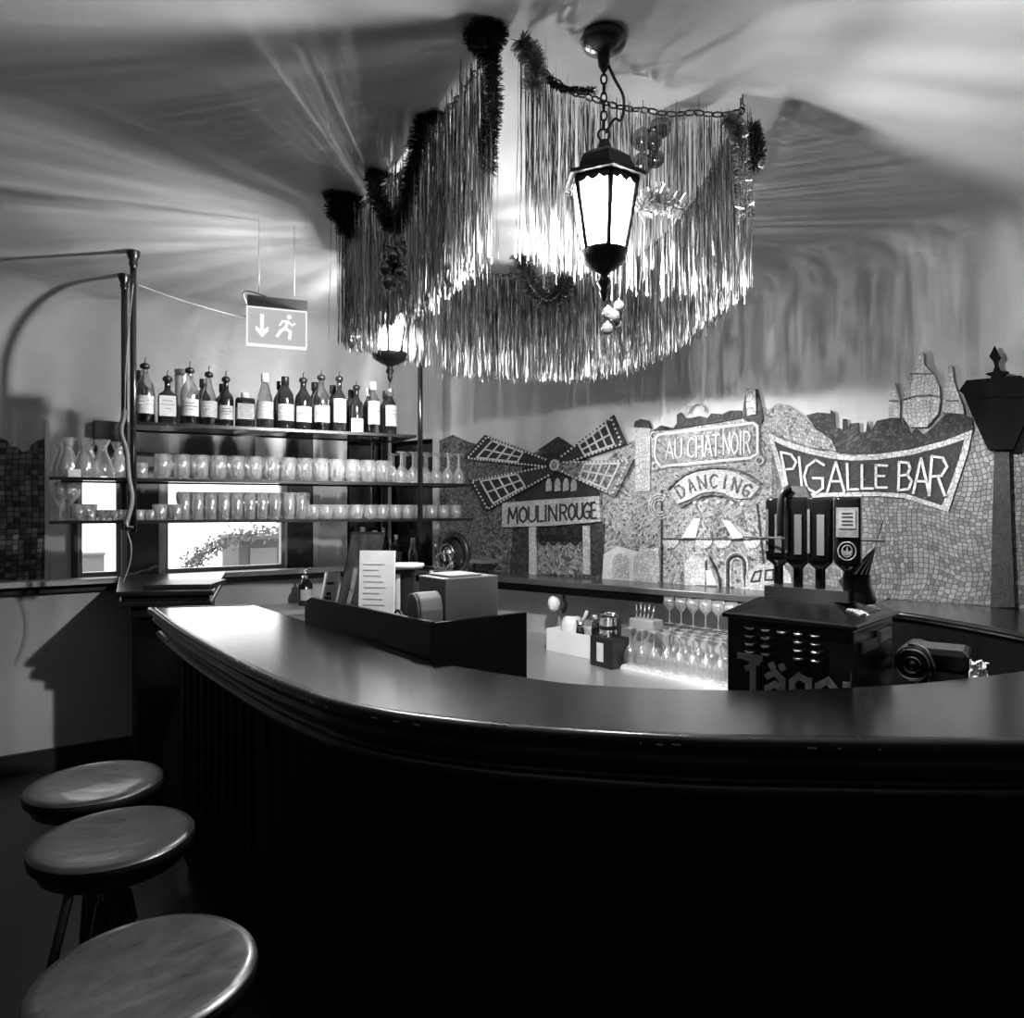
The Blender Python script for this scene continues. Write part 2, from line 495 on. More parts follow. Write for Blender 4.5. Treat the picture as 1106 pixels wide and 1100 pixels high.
# dark box above the windows, standing in for a reflection under the glass shelf
structure('shelf_reflection_box', MB().bbox((lu(100), -0.09, 1.93), (lu(272), 0, 2.13)), DKTRIM, loc=LW.o, rz=LW.a, bevel=.004)
# window ledge and panelling under it
structure('trim_11', MB().bbox((-5.4, -0.15, SILL - .035), (0, 0.03, SILL)), mat('worn_ledge_paint', 0.60, 0.25, noise=0.2, nscale=7), loc=LW.o, rz=LW.a, bevel=0.005)
structure('trim_12', MB().bbox((-5.4, -0.06, SILL - .085), (0, 0.0, SILL - .035)), DKTRIM, loc=LW.o, rz=LW.a)
structure('baseboard_left', MB().bbox((-5.4, -0.03, FZ), (0, 0.0, FZ + .12)), DKTRIM, loc=LW.o, rz=LW.a)

# ================================================================ OUTSIDE THE WINDOW
def outside():
    oy = 3.0
    ux = lambda px, py=590: LW.uv(px, py, oy)
    x0, x1 = ux(258)[0], ux(330)[0]; zt = ux(262, 583)[1]
    b = thing('shed', 'grey flat shed outside the wide window below the ivy', 'building', LW.w(x0, oy, 0), LW.a)
    w = x1 - x0
    MB().bbox((0, 0, FZ), (w, .8, zt)).build('wall', mat('sunlit_grey_render', .085, .8), b)
    MB().bbox((-.04, -.04, zt), (w + .04, .84, zt + .04)).build('roof', mat('sunlit_roof', .16, .8), b)
    MB().bbox((.12, -.02, FZ), (.42, 0, zt - .1)).build('door', mat('sunlit_pale_door', .15, .7), b)
    lv = MB(); rnd = random.Random(3)
    q = [ux(*p) for p in [(202, 614), (208, 604), (222, 594), (240, 584), (262, 577), (285, 574), (312, 570)]]
    c0 = q[3]
    path = catmull([(p[0] - c0[0], p[1]) + (0,) for p in q], 8)
    for i in range(850):
        p = path[rnd.randrange(len(path))]
        c = Vector((p.x + rnd.gauss(0, .05), rnd.uniform(-.25, -.08), p.y + rnd.gauss(0, .042)))
        a = Vector((rnd.gauss(0, 1), rnd.gauss(0, .6), rnd.gauss(0, 1))).normalized() * rnd.uniform(.015, .03)
        n = a.cross(Vector((rnd.gauss(0, 1), rnd.gauss(0, 1), rnd.gauss(0, 1)))).normalized() * a.length * .7
        lv.add([c - a, c + n, c + a * 1.2, c - n], [(0, 1, 2, 3)])
    iv = thing('climbing_ivy', 'sunlit ivy trailing over the shed outside the wide window', 'plant', LW.w(c0[0], oy, 0), LW.a)
    tag(lv.build('foliage', mat('sunlit_leaves', .16, .6, noise=.4, nscale=12), iv, fix=False), kind='stuff')
    MB().tube([(p.x, -.12, p.y - .02) for p in path], .008, 5).tube([(path[0].x, -.12, FZ), (path[0].x, -.12, path[0].y)], .012, 5).build('stem', mat('vine_stem', .05, .8), iv)
    cu, cz = LW.uv(101, 600, 2.2)
    bo = MB().bbox((-.09, 0, FZ), (.09, .3, cz)).bbox((-.1, -.02, cz), (.1, .32, cz + .02)).build('crate', mat('pale_box_outside', .17, .8), loc=LW.w(cu, 2.2, 0), rz=LW.a)
    tag(bo, 'pale grey box standing outside the narrow window', 'box')
outside()
structure('floor_outside', MB().bbox((-12, .15, FZ - .06), (8, 10, FZ - .01)), mat('pavement', .42, .8), loc=LW.o, rz=LW.a)

# ================================================================ LEFT MOSAIC
def small_mosaic():
    t = thing('wall_mosaic', 'dark square-tiled mosaic with a stepped top beside the narrow window', 'mosaic', LW.o, LW.a)
    top = [(-60, 480), (-30, 470), (0, 474), (8, 476), (12, 482), (20, 484), (24, 489), (31, 487), (34, 481), (40, 476), (48, 474)]
    poly = [LW.uv(*p) for p in top]
    poly += [(poly[-1][0], SILL + .002), (poly[0][0], SILL + .002)]
    MB().prism(poly, -0.012, 0.0).build('tile_field', mosaic('dark_square_tesserae', .11, .08, .034, .006, rnd=.12, lo=.2), t)
small_mosaic()

# ================================================================ BIG MOSAIC MURAL
M_LIGHT = mosaic('light_tesserae', .32, .15, .013, .10, lo=.12)
M_MID = mosaic('mid_tesserae', .23, .12, .014, .05, lo=.2)
M_TILE = mosaic('grey_broken_tiles', .155, .07, .021, .035, rnd=.42, gw=.06)
M_DARK = mosaic('dark_tesserae', .012, .009, .014, .035, lo=.2, gw=.04, rough=.65)
M_SKY = mosaic('dark_rooftop_tesserae', .03, .027, .015, .012, lo=.3, rough=.6)
M_PALE = mosaic('pale_tesserae', .46, .10, .022, .16, gw=.05)
M_WHITE = mosaic('white_tesserae', .62, .08, .016, .3, gw=.04)
M_DULL = mosaic('dull_brown_tesserae', .13, .08, .015, .02, lo=.25)
M_LINE = mosaic('outline_tesserae', .03, .02, .01, .01, gw=.03)

def mural():
    T = thing('mosaic_mural', 'long mosaic mural of a night-life street on the wall above the back ledge', 'mural', RW.o, RW.a)
    P = RW.uv
    def poly(pts): return [P(*p) for p in pts]
    def piece(name, pts, m, d0, d1=0.0, par=T, label=None):
        o = MB().prism(poly(pts), -d0, -d1).build(name, m, par)
        if label: o['label'] = label
        return o
    D0 = .012
    # field, left part fine tesserae / centre light / right larger tiles
    def field(name, top, m, d=D0):
        pl = poly(top)
        pl += [(pl[-1][0], SILL), (pl[0][0], SILL)]
        MB().prism(pl, -d, 0.0).build(name, m, T)
    field('dull_field', [(476, 476), (490, 470), (505, 477), (520, 481), (540, 488), (560, 494), (590, 486), (622, 486), (640, 498), (652, 505)], M_DULL)
    field('light_field', [(652, 505), (668, 482), (686, 476), (688, 470), (704, 464), (722, 466), (790, 450), (806, 446), (826, 440), (834, 447), (838, 560), (838, 580)], M_LIGHT)
    field('right_field', [(834, 447), (845, 470), (900, 490), (1000, 488), (1040, 470), (1056, 466), (1075, 462), (1096, 470), (1106, 455), (1140, 448), (1180, 452)], M_TILE)
    # windmill ---------------------------------------------------------
    wm = piece('windmill', [(556, 522), (566, 506), (584, 492), (602, 486), (622, 492), (634, 505), (645, 522), (652, 545), (560, 548)], M_DARK, .022, .01)
    wm['label'] = 'dark mosaic windmill with four lattice sails'
    def sub(name, pts, m, d0, d1): return piece(name, pts, m, d0, d1, wm)
    sub('roof', [(583, 487), (605, 472), (623, 484), (618, 488), (600, 489)], M_SKY, .03, .01)
    sub('lower_wall', [(556, 566), (655, 566), (652, 621), (552, 619)], M_SKY, .018, .01)
    sub('doorway', [(583, 585), (630, 586), (631, 621), (582, 620)], M_MID, .022, .012)
    for a, b in ((574, 581), (632, 639)):
        sub('column', [(a, 568), (b, 568), (b + 1, 621), (a, 620)], M_PALE, .03, .012)
    for x in (595, 604.5, 613.5, 622):
        sub('arched_window', [(x - 3, 531), (x - 3, 522), (x - 1.5, 518), (x, 516.5), (x + 1.5, 518), (x + 3, 522), (x + 3, 530)], M_PALE, .027, .015)
    sw = MB()
    for k in range(4):
        x = 583 + k * 11.5
        for q in range(3):
            pts = [P(x + 11.5 * i / 8, 570 + q * 5 + (10 - q) * math.sin(PI * i / 8)) for i in range(9)]
            sw.stroke(pts, .013, -.03, -.015)
    sw.build('swag_curtain', M_DARK, wm)
    hub = P(604.4, 503)
    sails = [
        [(527.7, 470.5), (600, 498), (600, 506), (504.6, 495.7)],
        [(510, 519.5), (596, 503), (603, 512), (528.5, 553)],
        [(666.6, 449), (680, 480), (612, 503), (606, 496)],
        [(608, 499), (688, 497), (668, 537), (606, 509)],
    ]
    for i, s in enumerate(sails):
        o = piece('sail', s, M_DARK if i < 3 else M_MID, .045, .03, wm)
        q = [Vector(p) for p in poly(s)]; c = sum(q, Vector((0, 0))) / 4
        tipa, tipb = (q[0], q[3]) if i < 2 else ((q[0], q[1]) if i == 2 else (q[1], q[2]))
        ra, rb = (q[1], q[2]) if i < 2 else ((q[3], q[2]) if i == 2 else (q[0], q[3]))
        deco = MB()
        for a, b in ((ra, tipa), (tipa, tipb), (tipb, rb)):      # white beads along the rim
            L = (b - a).length; n = max(2, int(L / .032))
            for k in range(n):
                p = a.lerp(b, (k + .5) / n).lerp(c, .10)
                r = .0075
                deco.prism([(p.x + r * math.cos(t * PI / 3), p.y + r * math.sin(t * PI / 3)) for t in range(6)], -.051, -.044)
        ia = [ra.lerp(c, .35).lerp(tipa, .25), tipa.lerp(c, .30), tipb.lerp(c, .30), rb.lerp(c, .35).lerp(tipb, .25)]
        deco.stroke([(p.x, p.y) for p in ia + [ia[0]]], .011, -.051, -.044)
        for f in (.25, .5, .75):
            a = ia[0].lerp(ia[1], f); b = ia[3].lerp(ia[2], f)
            deco.stroke([(a.x, a.y), (b.x, b.y)], .010, -.051, -.044)
        a = ia[0].lerp(ia[3], .5); b = ia[1].lerp(ia[2], .5)
        deco.stroke([(a.x, a.y), (b.x, b.y)], .010, -.051, -.044)
        dd = deco.build('sail_lattice', M_WHITE, wm)
    MB().lathe([(.001, 0), (.042, 0), (.042, -.04), (.001, -.04)], (hub[0], 0, hub[1]), 16, M=Matrix.Rotation(-PI / 2, 4, 'X')).build('hub', M_MID, wm).location.y = -.02
    MB().torus((hub[0], -.062, hub[1]), .032, .006, n=16).build('hub_ring', M_WHITE, wm)
    board = piece('sign_board', [(546, 543.5), (590, 540), (650.5, 536), (651.5, 563.5), (600, 568), (546, 569.5)], M_PALE, .040, .012, T, 'pale sign board lettered MOULIN ROUGE')
    lt = MB()
    xs = [(553, 563, 'M'), (565, 573, 'O'), (575, 583, 'U'), (585, 591, 'L'), (592, 595, 'I'), (597, 605, 'N'), (609, 616, 'R'), (618, 625, 'O'), (627, 633, 'U'), (634, 641, 'G'), (642.5, 648, 'E')]
    for a, b, ch in xs:
        ya = 549 - (a - 553) * .065; yb = 565.5 - (a - 553) * .065 + (0 if a < 605 else .5)
        letter(lt, ch, [P(a, ya), P(b, ya - .5), P(b, yb - .5), P(a, yb)], .013, -.046, -.039)
    lt.build('lettering', M_LINE, board)
    bd = MB()
    for x, y in ((649, 543), (650, 551), (650.5, 558)):
        u, v = P(x, y); bd.lathe([(.001, 0), (.010, 0), (.010, -.01)], (u, -.05, v), 10, M=Matrix.Rotation(PI / 2, 4, 'X'))
    bd.build('white_bead', M_WHITE, board)
    # chat noir --------------------------------------------------------
    piece('pillar', [(688, 462), (704, 462), (704, 531), (688, 531)], M_PALE, .024, .01)
    piece('pillar_cap', [(687, 462), (688, 456), (694, 453), (702, 455), (705, 463)], M_SKY, .03, .008)
    fr = piece('shop_sign', [(708, 472), (712, 468), (722, 467), (816, 455), (822, 459), (823, 490), (826, 496), (822, 501), (814, 498), (722, 506), (716, 508), (708, 500)], M_MID, .022, .011, T, 'mosaic shop sign lettered AU CHAT NOIR')
    ln = MB().stroke([P(*p) for p in [(711, 473), (714, 470), (722, 469), (815, 457.5), (820, 461), (820, 491), (812, 495), (722, 503.5), (716, 505), (711, 498), (709, 490), (711, 473)]], .014, -.028, -.02)
    ln.build('sign_border', M_WHITE, fr)
    lt = MB()
    for a, b, ch in [(721.5, 729.5, 'A'), (731.5, 738.5, 'U'), (745, 751.5, 'C'), (754, 761, 'H'), (763, 771, 'A'), (771.5, 779, 'T'), (783.5, 790, 'N'), (792, 799, 'O'), (800, 803.5, 'I'), (805.5, 812, 'R')]:
        ya = 476.5 - (a - 721) * .115; yb = 496.5 - (a - 721) * .075
        letter(lt, ch, [P(a, ya), P(b, ya - .8), P(b, yb - .5), P(a, yb)], .010, -.028, -.02)
    lt.build('lettering', M_WHITE, fr)
    for x, y in ((708, 471), (710, 504), (822, 498)):
        u, v = P(x, y); MB().torus((u, -.02, v), .022, .007, n=14).build('corner_ring', M_PALE, T)
    sk = MB()
    sk.prism(poly([(706, 466), (716, 460), (722, 465), (729, 463), (733, 458), (733, 449), (737, 446), (741, 452), (748, 452), (758, 450), (766, 452), (770, 447), (782, 448), (790, 444), (802, 444), (803, 452), (770, 458), (730, 464)]), -.026, -.008)
    sk.prism(poly([(803, 452), (805, 436), (808, 421), (819, 421), (823, 436), (826, 452), (822, 462), (812, 458)]), -.024, -.008)
    sk.build('rooftops', M_SKY, T)
    piece('chimney', [(808, 422), (818, 421), (819, 448), (809, 450)], M_PALE, .034, .012)
    u, v = P(754, 446); MB().torus((u, -.018, v), .05, .006, n=16, a0=0, a1=PI).build('rising_moon', M_PALE, T)
    # dancing arch -----------------------------------------------------
    ar = piece('arch_sign', [(726, 531), (733, 523), (743, 515), (756, 510), (770, 508), (784, 508), (797, 511), (810, 518), (823, 526), (813, 538), (800, 539), (794, 538), (785, 533.5), (773, 531), (760, 533), (748, 539), (734, 545)], M_PALE, .030, .012, T, 'curved pale sign lettered DANCING')
    ln = MB(); ln2 = MB()
    ln.stroke([P(*p) for p in [(724, 529), (732, 520), (743, 512), (756, 507), (770, 505), (784, 505), (798, 508), (811, 514), (824, 523)]], .012, -.034, -.02)
    ln2.stroke([P(*p) for p in [(738, 548), (750, 541), (761, 536), (773, 534), (785, 536.5), (793, 541)]], .010, -.034, -.012)
    ln.build('outer_border', M_DULL, ar); ln2.build('inner_border', M_DULL, ar)
    lt = MB()
    C = (774, 600); 
    for k, ch in enumerate('DANCING'):
        a = math.radians(-29.5 + k * 9.6)
        w = .028
        def q(rad, aa): return P(C[0] + rad * math.sin(aa) * .92, C[1] - rad * math.cos(aa) * (1 + .0 * aa))
        h = .052 if ch != 'I' else .015
        letter(lt, ch, [q(87, a - h), q(87, a + h), q(73, a + h * .9), q(73, a - h * .9)], .010, -.036, -.028)
    lt.build('lettering', M_DULL, ar)
    for x, y in ((752, 543), (765, 542), (777.5, 542.5), (792, 543.5), (803, 545)):
        u, v = P(x, y); MB().sphere((u, -.02, v), .012, 10, 6).build('light_bulb', WHITEP, T)
    for pts in ([(738, 581), (751, 560), (758, 560), (753, 581)], [(782, 562), (790, 563), (805, 581), (793, 582)]):
        piece('tent_stripe', pts, M_WHITE, .024, .01)
    for pts in ([(746, 560), (753, 545), (760, 560)], [(768, 581), (770, 560), (777, 546), (784, 560), (788, 581)], [(796, 566), (803, 550), (808, 575)]):
        piece('tent', pts, M_MID, .020, .01)
    ln = MB()
    ln.stroke([P(717, 582), P(762, 582.5), P(806, 583), P(832, 581)], .006, -.026, -.012)
    ln.stroke([P(716, 530), P(716, 630)], .010, -.02, -.01)
    ln.stroke([P(819, 545), P(824, 590), P(826, 608)], .010, -.02, -.01)
    ln.stroke([P(768, 602), P(774, 612), P(778, 624), P(779, 633)], .010, -.026, -.012)
    ln.stroke([P(764, 606), P(764, 631)], .006, -.02, -.01)
    ln.build('dark_outline', M_LINE, T)
    for x in (726, 762, 782, 814):
        piece('scallop', [(x - 9, 583.5)] + [(x - 9 * math.cos(PI * i / 8), 583.5 + 9 * math.sin(PI * i / 8)) for i in range(1, 8)] + [(x + 9, 583.5)], M_PALE, .022, .01)
    def arch(x, w, yt, yb, m, d0, nm='arched_door'):
        piece(nm, [(x - w, yb), (x - w, yt + w)] + [(x - w * math.cos(PI * i / 8), yt + w - w * math.sin(PI * i / 8)) for i in range(1, 8)] + [(x + w, yt + w), (x + w, yb)], m, d0, .01)
    arch(752, 11, 600, 632, M_PALE, .020); arch(700, 14, 592, 628, M_PALE, .020); arch(672, 9, 598, 625, M_PALE, .018)
    piece('narrow_door', [(764, 616), (770, 616), (776, 632), (765, 632)], M_WHITE, .024, .01)
    piece('white_facade', [(652, 600), (668, 590), (690, 596), (712, 592), (712, 630), (652, 626)], M_WHITE, .016, .01)
    for r in (12, 9, 6):
        a = MB(); pts = [P(797 - r, 633)] + [P(797 - r * math.cos(PI * i / 10), 610 - r * 1.1 * math.sin(PI * i / 10)) for i in range(11)] + [P(797 + r, 633)]
        a.stroke(pts, .009, -.024, -.012).build('arch_band', M_LINE if r == 9 else M_PALE, T)
    piece('small_car', [(801, 640), (803, 628), (810, 617), (820, 611), (834, 609), (848, 612), (856, 622), (856, 648), (840, 646)], M_PALE, .024, .01)
    ln = MB()
    for q in ([(813, 628), (817, 618), (824, 616), (822, 627), (813, 628)], [(829, 616), (837, 615), (837, 626), (828, 626), (829, 616)]):
        ln.stroke([P(*p) for p in q], .008, -.03, -.02)
    ln.build('car_window', M_LINE, T)
    cm = MB(); c = P(714, 547)
    for r in (.075, .058, .04):
        cm.stroke([(c[0] + r * math.cos(a * .35 + 1.0), c[1] + r * math.sin(a * .35 + 1.0)) for a in range(13)], .010, -.022, -.01)
    cm.build('crescent_moon', M_PALE, T)
    # banner -----------------------------------------------------------
    bn = piece('banner', [(831, 467), (848, 476), (872, 484), (900, 490.5), (921, 492.6), (950, 491), (985, 486), (1020, 477), (1051, 465), (1046, 490), (1036, 520), (1025, 553), (1000, 545), (977, 538), (950, 536), (925, 536.5), (890, 537), (864, 539), (850, 537), (842, 510)], M_PALE, .026, .01, T, 'dark hanging banner lettered PIGALLE BAR with a pale border')
    ins = [(838, 477), (850, 483), (873, 490), (900, 496), (922, 498), (950, 497), (985, 492), (1018, 483.5), (1042, 475.5), (1036, 497), (1028, 520), (1018, 546), (1000, 540), (978, 533), (950, 531.5), (925, 531.5), (890, 532), (866, 533.5), (856, 532), (848, 508)]
    piece('banner_cloth', ins, M_DARK, .031, .022, bn)
    lt = MB()
    for a, b, ch, y0, y1, sl in [(846, 861, 'P', 489, 523, 5), (862, 869, 'I', 494, 526, 3), (871, 892, 'G', 497, 533, 0), (896, 914, 'A', 499.5, 531, 0), (917, 928, 'L', 501.5, 529, 1), (933, 945, 'L', 503, 528, 0), (948, 960, 'E', 503, 527, 0), (973, 987, 'B', 499.5, 530, -1), (988, 1005, 'A', 496, 533, 0), (1008, 1025, 'R', 493.5, 535.5, -3)]:
        letter(lt, ch, [P(a, y0), P(b, y0 - (.5 if a > 950 else -.5)), P(b + sl, y1), P(a + sl, y1)], .0115, -.040, -.030)
    lt.build('lettering', M_WHITE, bn)
    # hills, roofs, basilica --------------------------------------------
    piece('pale_hillside', [(829, 445), (842, 436), (852, 438), (866, 448), (880, 462), (900, 476), (905, 488), (880, 484), (850, 474), (834, 465)], M_LIGHT, .022, .01)
    piece('dark_rooftops', [(872, 449), (884, 446), (898, 447), (898, 443), (902, 447), (903, 462), (911, 464), (911, 453), (915, 453), (916, 464), (919, 458), (928, 457), (929, 468), (936, 467), (938, 455), (941, 467), (948, 455), (962, 452), (978, 452), (984, 470), (990, 462), (998, 470), (1008, 462), (1022, 448), (1038, 446), (1050, 452), (1052, 465), (1020, 476), (985, 485), (950, 490), (921, 491), (900, 488), (886, 470)], M_SKY, .018, .008)
    bas = piece('basilica', [(977, 452), (977, 432), (979, 418), (984, 406), (990, 399), (993, 394), (993, 385), (996, 380), (999, 385), (999, 394), (1003, 399), (1010, 406), (1015, 418), (1017, 432), (1014, 448), (1002, 462), (984, 462)], M_PALE, .030, .008, T, 'pale domed basilica in the mosaic skyline')
    piece('small_dome', [(961, 452), (961, 432), (964, 424), (965, 416), (967.5, 414), (970, 424), (973, 432), (973, 452)], M_PALE, .028, .008, bas)
    piece('small_dome', [(1018, 446), (1021, 420), (1024, 412), (1025, 398), (1027, 395), (1029.5, 398), (1031, 412), (1035, 424), (1041, 440), (1042, 448)], M_PALE, .028, .008, bas)
    ln = MB()
    ln.stroke([P(977, 433), P(990, 429), (P(1005, 428)), P(1016, 430)], .008, -.034, -.026)
    ln.stroke([P(985, 405), P(1009, 405)], .006, -.034, -.026)
    for x in (967, 1028): ln.stroke([P(x - 5, 434), P(x + 7, 434)], .006, -.034, -.02)
    ln.build('dome_outline', M_LINE, bas)
    # lamp post of the mural ---------------------------------------------
    lp = piece('street_lamp', [(1075, 487), (1091, 487), (1093, 560), (1097, 655), (1071, 655), (1073, 560)], M_DARK, .05, .01, T, 'dark street lamp standing out from the mosaic')
    piece('lamp_head', [(1041, 422), (1047, 417), (1104, 411), (1110, 414), (1112, 450), (1096, 487), (1069, 487), (1052, 450)], BLACKWOOD, .09, .01, lp)
    piece('lamp_cap', [(1039, 425), (1047, 414), (1104, 409), (1112, 414), (1113, 430), (1100, 433), (1080, 431), (1060, 433), (1048, 430)], BLACKWOOD, .10, .01, lp)
    piece('finial', [(1066, 406), (1074, 404), (1076, 398), (1074, 392), (1070, 388), (1076, 376), (1082, 388), (1079, 393), (1080, 398), (1083, 403), (1091, 404), (1085, 408), (1084, 414), (1072, 414), (1072, 408)], BLACKWOOD, .07, .03, lp)
mural()

# ================================================================ BAR COUNTER
outer = [ph(159, 656, 1.10), ph(190, 679, 1.10), ph(236, 706, 1.10), ph(281, 729, 1.10), ph(326, 747, 1.10), ph(353, 756.5, 1.10), ph(416, 770, 1.10), ph(507, 781.5, 1.10), ph(597, 788.5, 1.10), ph(750, 797, 1.10), ph(900, 800, 1.10), ph(1106, 802, 1.10)]
outer = [Vector((p.x, p.y)) for p in outer] + [Vector((1.55, 1.42)), Vector((2.15, 1.55)), Vector((2.75, 1.85)), Vector((3.15, 2.35)), Vector((3.25, 2.52))]
inner = [ph(272, 653, 1.10), ph(327, 670, 1.10), ph(422, 700, 1.10), ph(463, 714, 1.10), ph(569, 732, 1.10), ph(640, 740, 1.10), ph(780, 745.5, 1.10), ph(905, 743, 1.10), ph(1000, 737.5, 1.10), ph(1106, 725, 1.10)]
inner = [Vector((p.x, p.y)) for p in inner] + [Vector((1.62, 2.12)), Vector((1.80, 2.32)), Vector((1.865, 2.60)), Vector((1.76, 3.05)), Vector((1.62, 3.30))]
OUT = [Vector((p.x, p.y)) for p in catmull([(p.x, p.y, 0) for p in outer], 6)]
INN = [Vector((p.x, p.y)) for p in catmull([(p.x, p.y, 0) for p in inner], 6)]
def offset(path, d):
    """shift to the left of travel by d"""
    res = []
    for i, p in enumerate(path):
        t = (path[min(i + 1, len(path) - 1)] - path[max(i - 1, 0)]).normalized()
        res.append(p + Vector((-t.y, t.x)) * d)
    return res
WALLEND = [RW.w(RW_u, -0.004).to_2d() for RW_u in ((Vector((3.25, 2.52, 0)) - RW.o).dot(RW.d), (Vector((1.9, 3.62, 0)) - RW.o).dot(RW.d))]

def bar():
    T = thing('bar_counter', 'long curved dark wood bar counter with a brushed metal top', 'bar counter')
    # moulded rim: path = end edge then outer curve
    rim = [INN[0], INN[0].lerp(OUT[0], .5)] + OUT
    prof = [(.030, 1.098), (.028, 1.101), (.010, 1.101), (.001, 1.094), (0, 1.082), (.004, 1.072), (.014, 1.066), (.022, 1.064), (.022, 1.052), (.016, 1.046), (.020, 1.036), (.036, 1.020), (.050, 1.008), (.052, 1.000), (.040, .996), (.030, .988), (.030, .976), (.042, .968), (.070, .962), (.090, .945), (.13, .93)]
    cols = [offset(rim, d) for d, z in prof]
    # mitre the corner between the end edge and the long curve
    e = (rim[2] - rim[0]).normalized(); g = (rim[4] - rim[2]).normalized()
    n1 = Vector((-e.y, e.x)); n2 = Vector((-g.y, g.x)); b = (n1 + n2); b = b / b.dot(n1)
    mb = MB(); n = len(rim)
    for k, (d, z) in enumerate(prof):
        cols[k][2] = rim[2] + b * d
        mb.v += [(p.x, p.y, z) for p in cols[k]]
    for k in range(len(prof) - 1):
        for i in range(n - 1):
            mb.f.append((k * n + i, k * n + i + 1, (k + 1) * n + i + 1, (k + 1) * n + i)); mb.sm.append(True)
    rimm = mat('worn_dark_rim', .005, .30, noise=.4, nscale=12, rnoise=.04)
    mb.build('moulded_rim', rimm, T)
    # worn chips on the rim
    ch = MB(); rnd = random.Random(5)
    for k in range(26):
        i = rnd.randrange(14, 62); p = OUT[i].lerp(OUT[i + 1], rnd.random()); t = (OUT[i + 1] - OUT[i]).normalized(); nn = Vector((-t.y, t.x))
        z = rnd.choice((1.1005, 1.0845, 1.083))
        q = p + nn * (.008 if z > 1.1 else -.0005)
        ch.box((q.x, q.y, z), (rnd.uniform(.003, .018), .003, .0025), math.atan2(t.y, t.x))
    ch.build('worn_chip', mat('bare_wood', .28, .6), T)['kind'] = 'stuff'
    # metal top
    A = offset(OUT, .028)
    A[0] = rim[2] + b * .028
    inn0 = INN[0] + n1 * .028
    poly = [inn0] + A + WALLEND + list(reversed(INN[1:]))
    MB().slab([(p.x, p.y) for p in poly], 1.07, 1.099).build('metal_top', TOPM, T)
    # inner edge strip
    ie = MB().tube([(p.x, p.y, 1.088) for p in INN], .011, 6)
    ie.build('inner_edge', DARKWOOD, T)
    # body
    O2 = offset(OUT, .13); O2[0] = rim[2] + b * .13
    I2 = offset(INN, -.03)
    body = [INN[0] + n1 * .13] + O2 + WALLEND + list(reversed(I2[1:]))
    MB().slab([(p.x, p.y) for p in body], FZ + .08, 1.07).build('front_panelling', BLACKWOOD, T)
    gr = MB(); acc = 0
    for i in range(1, len(O2) - 1):
        acc += (O2[i] - O2[i - 1]).length
        if acc > .085:
            acc = 0; p = O2[i]; t = (O2[i + 1] - O2[i - 1]).normalized()
            nn = Vector((t.y, -t.x)) * .006
            gr.box((p.x + nn.x, p.y + nn.y, (FZ + 1.0) / 2 + .02), (.018, .012, .84), math.atan2(t.y, t.x))
    gr.build('vertical_batten', BLACKWOOD, T)['kind'] = 'stuff'
    kk = offset(OUT, .17)
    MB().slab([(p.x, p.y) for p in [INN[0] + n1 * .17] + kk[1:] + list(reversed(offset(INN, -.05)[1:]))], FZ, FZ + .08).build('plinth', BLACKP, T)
    # inner shelf (steel) at work height
    I3 = offset(INN, .40)[14:]; I4 = INN[14:]
    # keep to the straight run in front of the machine
    MB().slab([(-.1, 2.0), (.45, 1.86), (.9, 1.87), (1.3, 2.0), (1.55, 2.2), (1.55, 2.45), (1.3, 2.5), (.2, 2.44), (-.05, 2.42)], .665, .70).build('inner_worktop', STEEL, T)
    for x, y in ((.0, 2.3), (1.4, 2.38), (.8, 2.4)):
        MB().box((x, y, (.665 + FZ) / 2), (.04, .04, .665 - FZ)).build('worktop_leg', STEEL, T)
bar()

# pedestal at the window end of the bar
def pedestal():
    T = thing('bar_end_pedestal', 'dark wood end block with a stepped cap running to the window ledge', 'pedestal')
    fl_ = Vector((-2.10, 3.83)); fr_ = Vector((-1.61, 3.90))
    bl_ = LW.w(lu(126), -.165).to_2d(); br_ = LW.w(lu(238), -.165).to_2d()
    c = (fl_ + fr_ + bl_ + br_) / 4
    def lay(ins, z0, z1, back=True):
        e = (fr_ - fl_).normalized(); n = Vector((-e.y, e.x))
        a = fl_ + e * ins + n * ins; b_ = fr_ - e * ins + n * ins
        d = br_ + (bl_ - br_).normalized() * ins; q = bl_ + (br_ - bl_).normalized() * ins
        return MB().slab([(a.x, a.y), (b_.x, b_.y), (d.x, d.y), (q.x, q.y)], z0, z1)
    lay(0, 1.083, 1.110).build('cap_board', DARKWOOD, T, bevel=.007)
    lay(.03, 1.055, 1.083).build('cap_neck', DARKWOOD, T)
    lay(.012, 1.022, 1.055).build('cap_moulding', DARKWOOD, T, bevel=.008)
    lay(.05, .96, 1.022).build('lower_moulding', DARKWOOD, T, bevel=.008)
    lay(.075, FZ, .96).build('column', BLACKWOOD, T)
    o = MB().box((-1.86, 4.12, 1.1225), (.36, .30, .024), .1).build('folded_mat', BLACKP, bevel=.005)
    tag(o, 'flat dark bar mat lying on the end block below the windows', 'mat')
pedestal()
# cord bundle on the ledge
o = MB().tube(catmull([(-.14, 0, 0), (-.08, .02, .004), (-.03, -.01, .012), (.0, .02, .02), (.04, -.02, .03), (.07, .0, .045), (.11, .01, .05)], 5), .008, 7).build('coiled_cord', GREYP, loc=LW.w(lu(150), -.10, SILL + .008), rz=LW.a)
tag(o, 'loose grey cord lying on the window ledge above the pedestal', 'cord')

